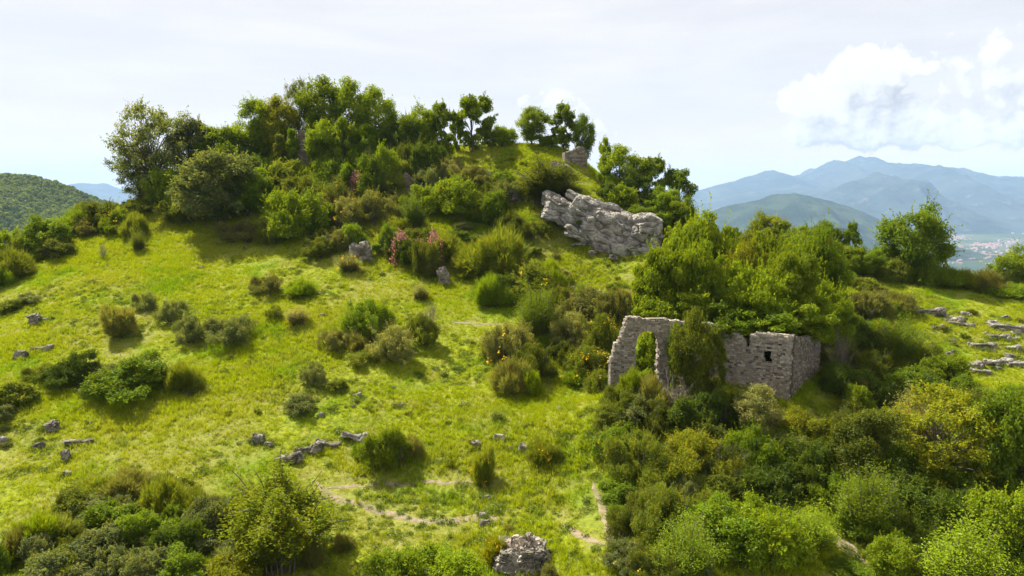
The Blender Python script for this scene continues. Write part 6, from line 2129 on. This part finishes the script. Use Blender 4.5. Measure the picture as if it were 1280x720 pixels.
wd = [weed(1, 90, .28, .22, .10), weed(2, 120, .4, .2, .10), weed(3, 70, .2, .3, .09), weed(4, 160, .55, .26, .11)]
n = 60000
wx = (r.random(n) - .5) * 230
wy = 36 + r.random(n) * 108
dens = fbm(wx / 5, wy / 5, octv=4, seed=71) + .35 * fbm(wx / 22, wy / 22, octv=2, seed=72)
keep = (np.abs(wx) < wy * .8 + 16) & (dens > .02)
wx, wy = wx[keep], wy[keep]
for o_ in [q for q in bpy.data.objects if q.name.split('.')[0] == 'rock']:      # long grass and weeds crowd round every rock
    s_ = max(o_.scale.x, .4)
    k_ = int(5 + 9 * s_)
    aa = r.random(k_) * 6.283
    wx = np.append(wx, o_.location.x + np.cos(aa) * s_ * r.uniform(.5, .95, k_))
    wy = np.append(wy, o_.location.y + np.sin(aa) * s_ * r.uniform(.4, .8, k_))
scatter('weeds', np.column_stack([wx, wy, ground(wx, wy)]), rots_for(wx, wy, r), .45 + r.random(len(wx)) ** 2 * 1.0, r.integers(0, 4, len(wx)), wd, 'low leafy weeds scattered through the pasture grass', 'weeds')
print('weeds', len(wx))

# ---------------------------------------------------------------- forest on the far left hill
FM = leaf_mat('far_tree_leaf', (.07, .11, .02), (.26, .33, .045), .35, own=True)


def far_crown(seed):
    r = np.random.default_rng(seed)
    n = 240
    D = rdir(n, r)
    D[:, 2] = np.abs(D[:, 2]) * 1.0
    P = D * np.array([3.4, 3.4, 4.2]) * (1 + .25 * fbm(D[:, 0] * 2, D[:, 1] * 2, D[:, 2] * 2, seed=seed))[:, None] * (.8 + .25 * r.random(n))[:, None] + [0, 0, 1]
    V_, F_ = leaf_arrays(P, D + r.normal(size=(n, 3)) * .4, np.full(n, 1.7), r, .8)
    return mesh_np('far_crown', V_, F_, [FM], False, {'var': ('FACE', np.repeat(np.clip(.5 * r.random() + .5 * r.random(n), 0, 1), 2))})


fc = [far_crown(i) for i in range(6)]
X_, Y_, Z_ = HG
xs1, ys1 = X_[0], Y_[:, 0]
n = 90000
fx = xs1[0] + r.random(n) * (xs1[-1] - xs1[0])
fy = 560 + r.random(n) * 640
keep = (fx / fy > -1.5) & (fx / fy < -.5) & (fbm(fx / 60, fy / 60, octv=3, seed=81) > -.42)
fx, fy = fx[keep], fy[keep]
i_ = np.clip(np.searchsorted(xs1, fx) - 1, 0, len(xs1) - 2)
j_ = np.clip(np.searchsorted(ys1, fy) - 1, 0, len(ys1) - 2)
fz = Z_[j_, i_]
fz = np.maximum(fz, ground(fx, fy))
scatter('far_forest', np.column_stack([fx, fy, fz - .8]), np.column_stack([np.zeros(len(fx)), np.zeros(len(fx)), r.random(len(fx)) * 6.28]), .6 + r.random(len(fx)) * .8, r.integers(0, 6, len(fx)), fc,
        'continuous woodland covering the far left hill', 'woodland')
print('far trees', len(fx))

# ---------------------------------------------------------------- town on the plain: a thousand far houses of a pixel or two each
bw, t, out = mat('far_plaster')
b = t.n('ShaderNodeBsdfPrincipled')
b.inputs['Base Color'].default_value = (.38, .35, .31, 1)
t.l(b.outputs[0], out.inputs['Surface'])
br, t, out = mat('far_roof_tile')
b = t.n('ShaderNodeBsdfPrincipled')
b.inputs['Base Color'].default_value = (.27, .15, .11, 1)
t.l(b.outputs[0], out.inputs['Surface'])
HV, HF, HM = [], [], []
r = np.random.default_rng(5)
clusters = [(1197, 297, 18, 3, 70), (1233, 306, 18, 4, 110), (1200, 312, 26, 5, 50), (1262, 302, 14, 3, 40), (1180, 322, 50, 8, 50), (1245, 318, 40, 8, 60), (1270, 288, 20, 4, 24), (1150, 300, 30, 8, 30)]
for cx, cy_, sx, sy, n in clusters:
    for _ in range(n):
        px, py = cx + r.normal() * sx * .5, cy_ + r.normal() * sy * .5
        x, y, z = ray(px, py)
        if z / y > -.04:
            continue
        Yd = -395 / (z / y)
        X0 = x / y * Yd
        Z0 = float(ground(X0, Yd)) - .5
        a_ = r.random() * 3.14
        l_, w_, h_ = r.uniform(7, 16), r.uniform(6, 10), r.uniform(5, 11)
        ca, sa = math.cos(a_), math.sin(a_)
        pts = [(-l_, -w_, 0), (l_, -w_, 0), (l_, w_, 0), (-l_, w_, 0), (-l_, -w_, h_), (l_, -w_, h_), (l_, w_, h_), (-l_, w_, h_), (-l_, 0, h_ + 3), (l_, 0, h_ + 3)]
        o_ = len(HV)
        HV += [(X0 + p_[0] * ca - p_[1] * sa, Yd + p_[0] * sa + p_[1] * ca, Z0 + p_[2]) for p_ in pts]
        for f, mi in (((0, 1, 5, 4), 0), ((1, 2, 6, 5), 0), ((2, 3, 7, 6), 0), ((3, 0, 4, 7), 0), ((4, 5, 9, 8), 1), ((6, 7, 8, 9), 1), ((5, 6, 9, 9), 0), ((7, 4, 8, 8), 0)):
            f = tuple(dict.fromkeys(f))
            HF.append(tuple(o_ + q for q in f))
            HM.append(mi)
me = bpy.data.meshes.new('far_town')
me.from_pydata(HV, [], HF)
me.materials.append(bw)
me.materials.append(br)
me.polygons.foreach_set('material_index', HM)
me.update()
link('far_town', me, None, kind='stuff', label='distant town of red-roofed houses spread over the plain', category='town')

# ---------------------------------------------------------------- haze: the air between here and the mountains
hz_m = bpy.data.materials.new('haze_air')
hz_m.use_nodes = True
hz_m.node_tree.nodes.clear()
t = NT(hz_m.node_tree)
out = t.n('ShaderNodeOutputMaterial')
pv_ = t.n('ShaderNodeVolumePrincipled')
pv_.inputs['Color'].default_value = (.46, .67, 1.0, 1)
pv_.inputs['Density'].default_value = 5.2e-5
pv_.inputs['Density Attribute'].default_value = ''
pv_.inputs['Anisotropy'].default_value = 0.0
t.l(pv_.outputs[0], out.inputs['Volume'])
try:
    hz_m.cycles.homogeneous_volume = True
except Exception as e:
    print('homogeneous', e)
bm = bmesh.new()
bmesh.ops.create_cube(bm, size=1)
me = bpy.data.meshes.new('haze')
bm.to_mesh(me)
bm.free()
me.materials.append(hz_m)
zlo = float(GZ.min()) - 60
o = link('haze', me, None, kind='stuff', label='pale blue summer haze filling the air over the valley', category='haze')
o.scale = (46000, 46000, 780 - zlo)
o.location = (0, 0, (780 + zlo) / 2)
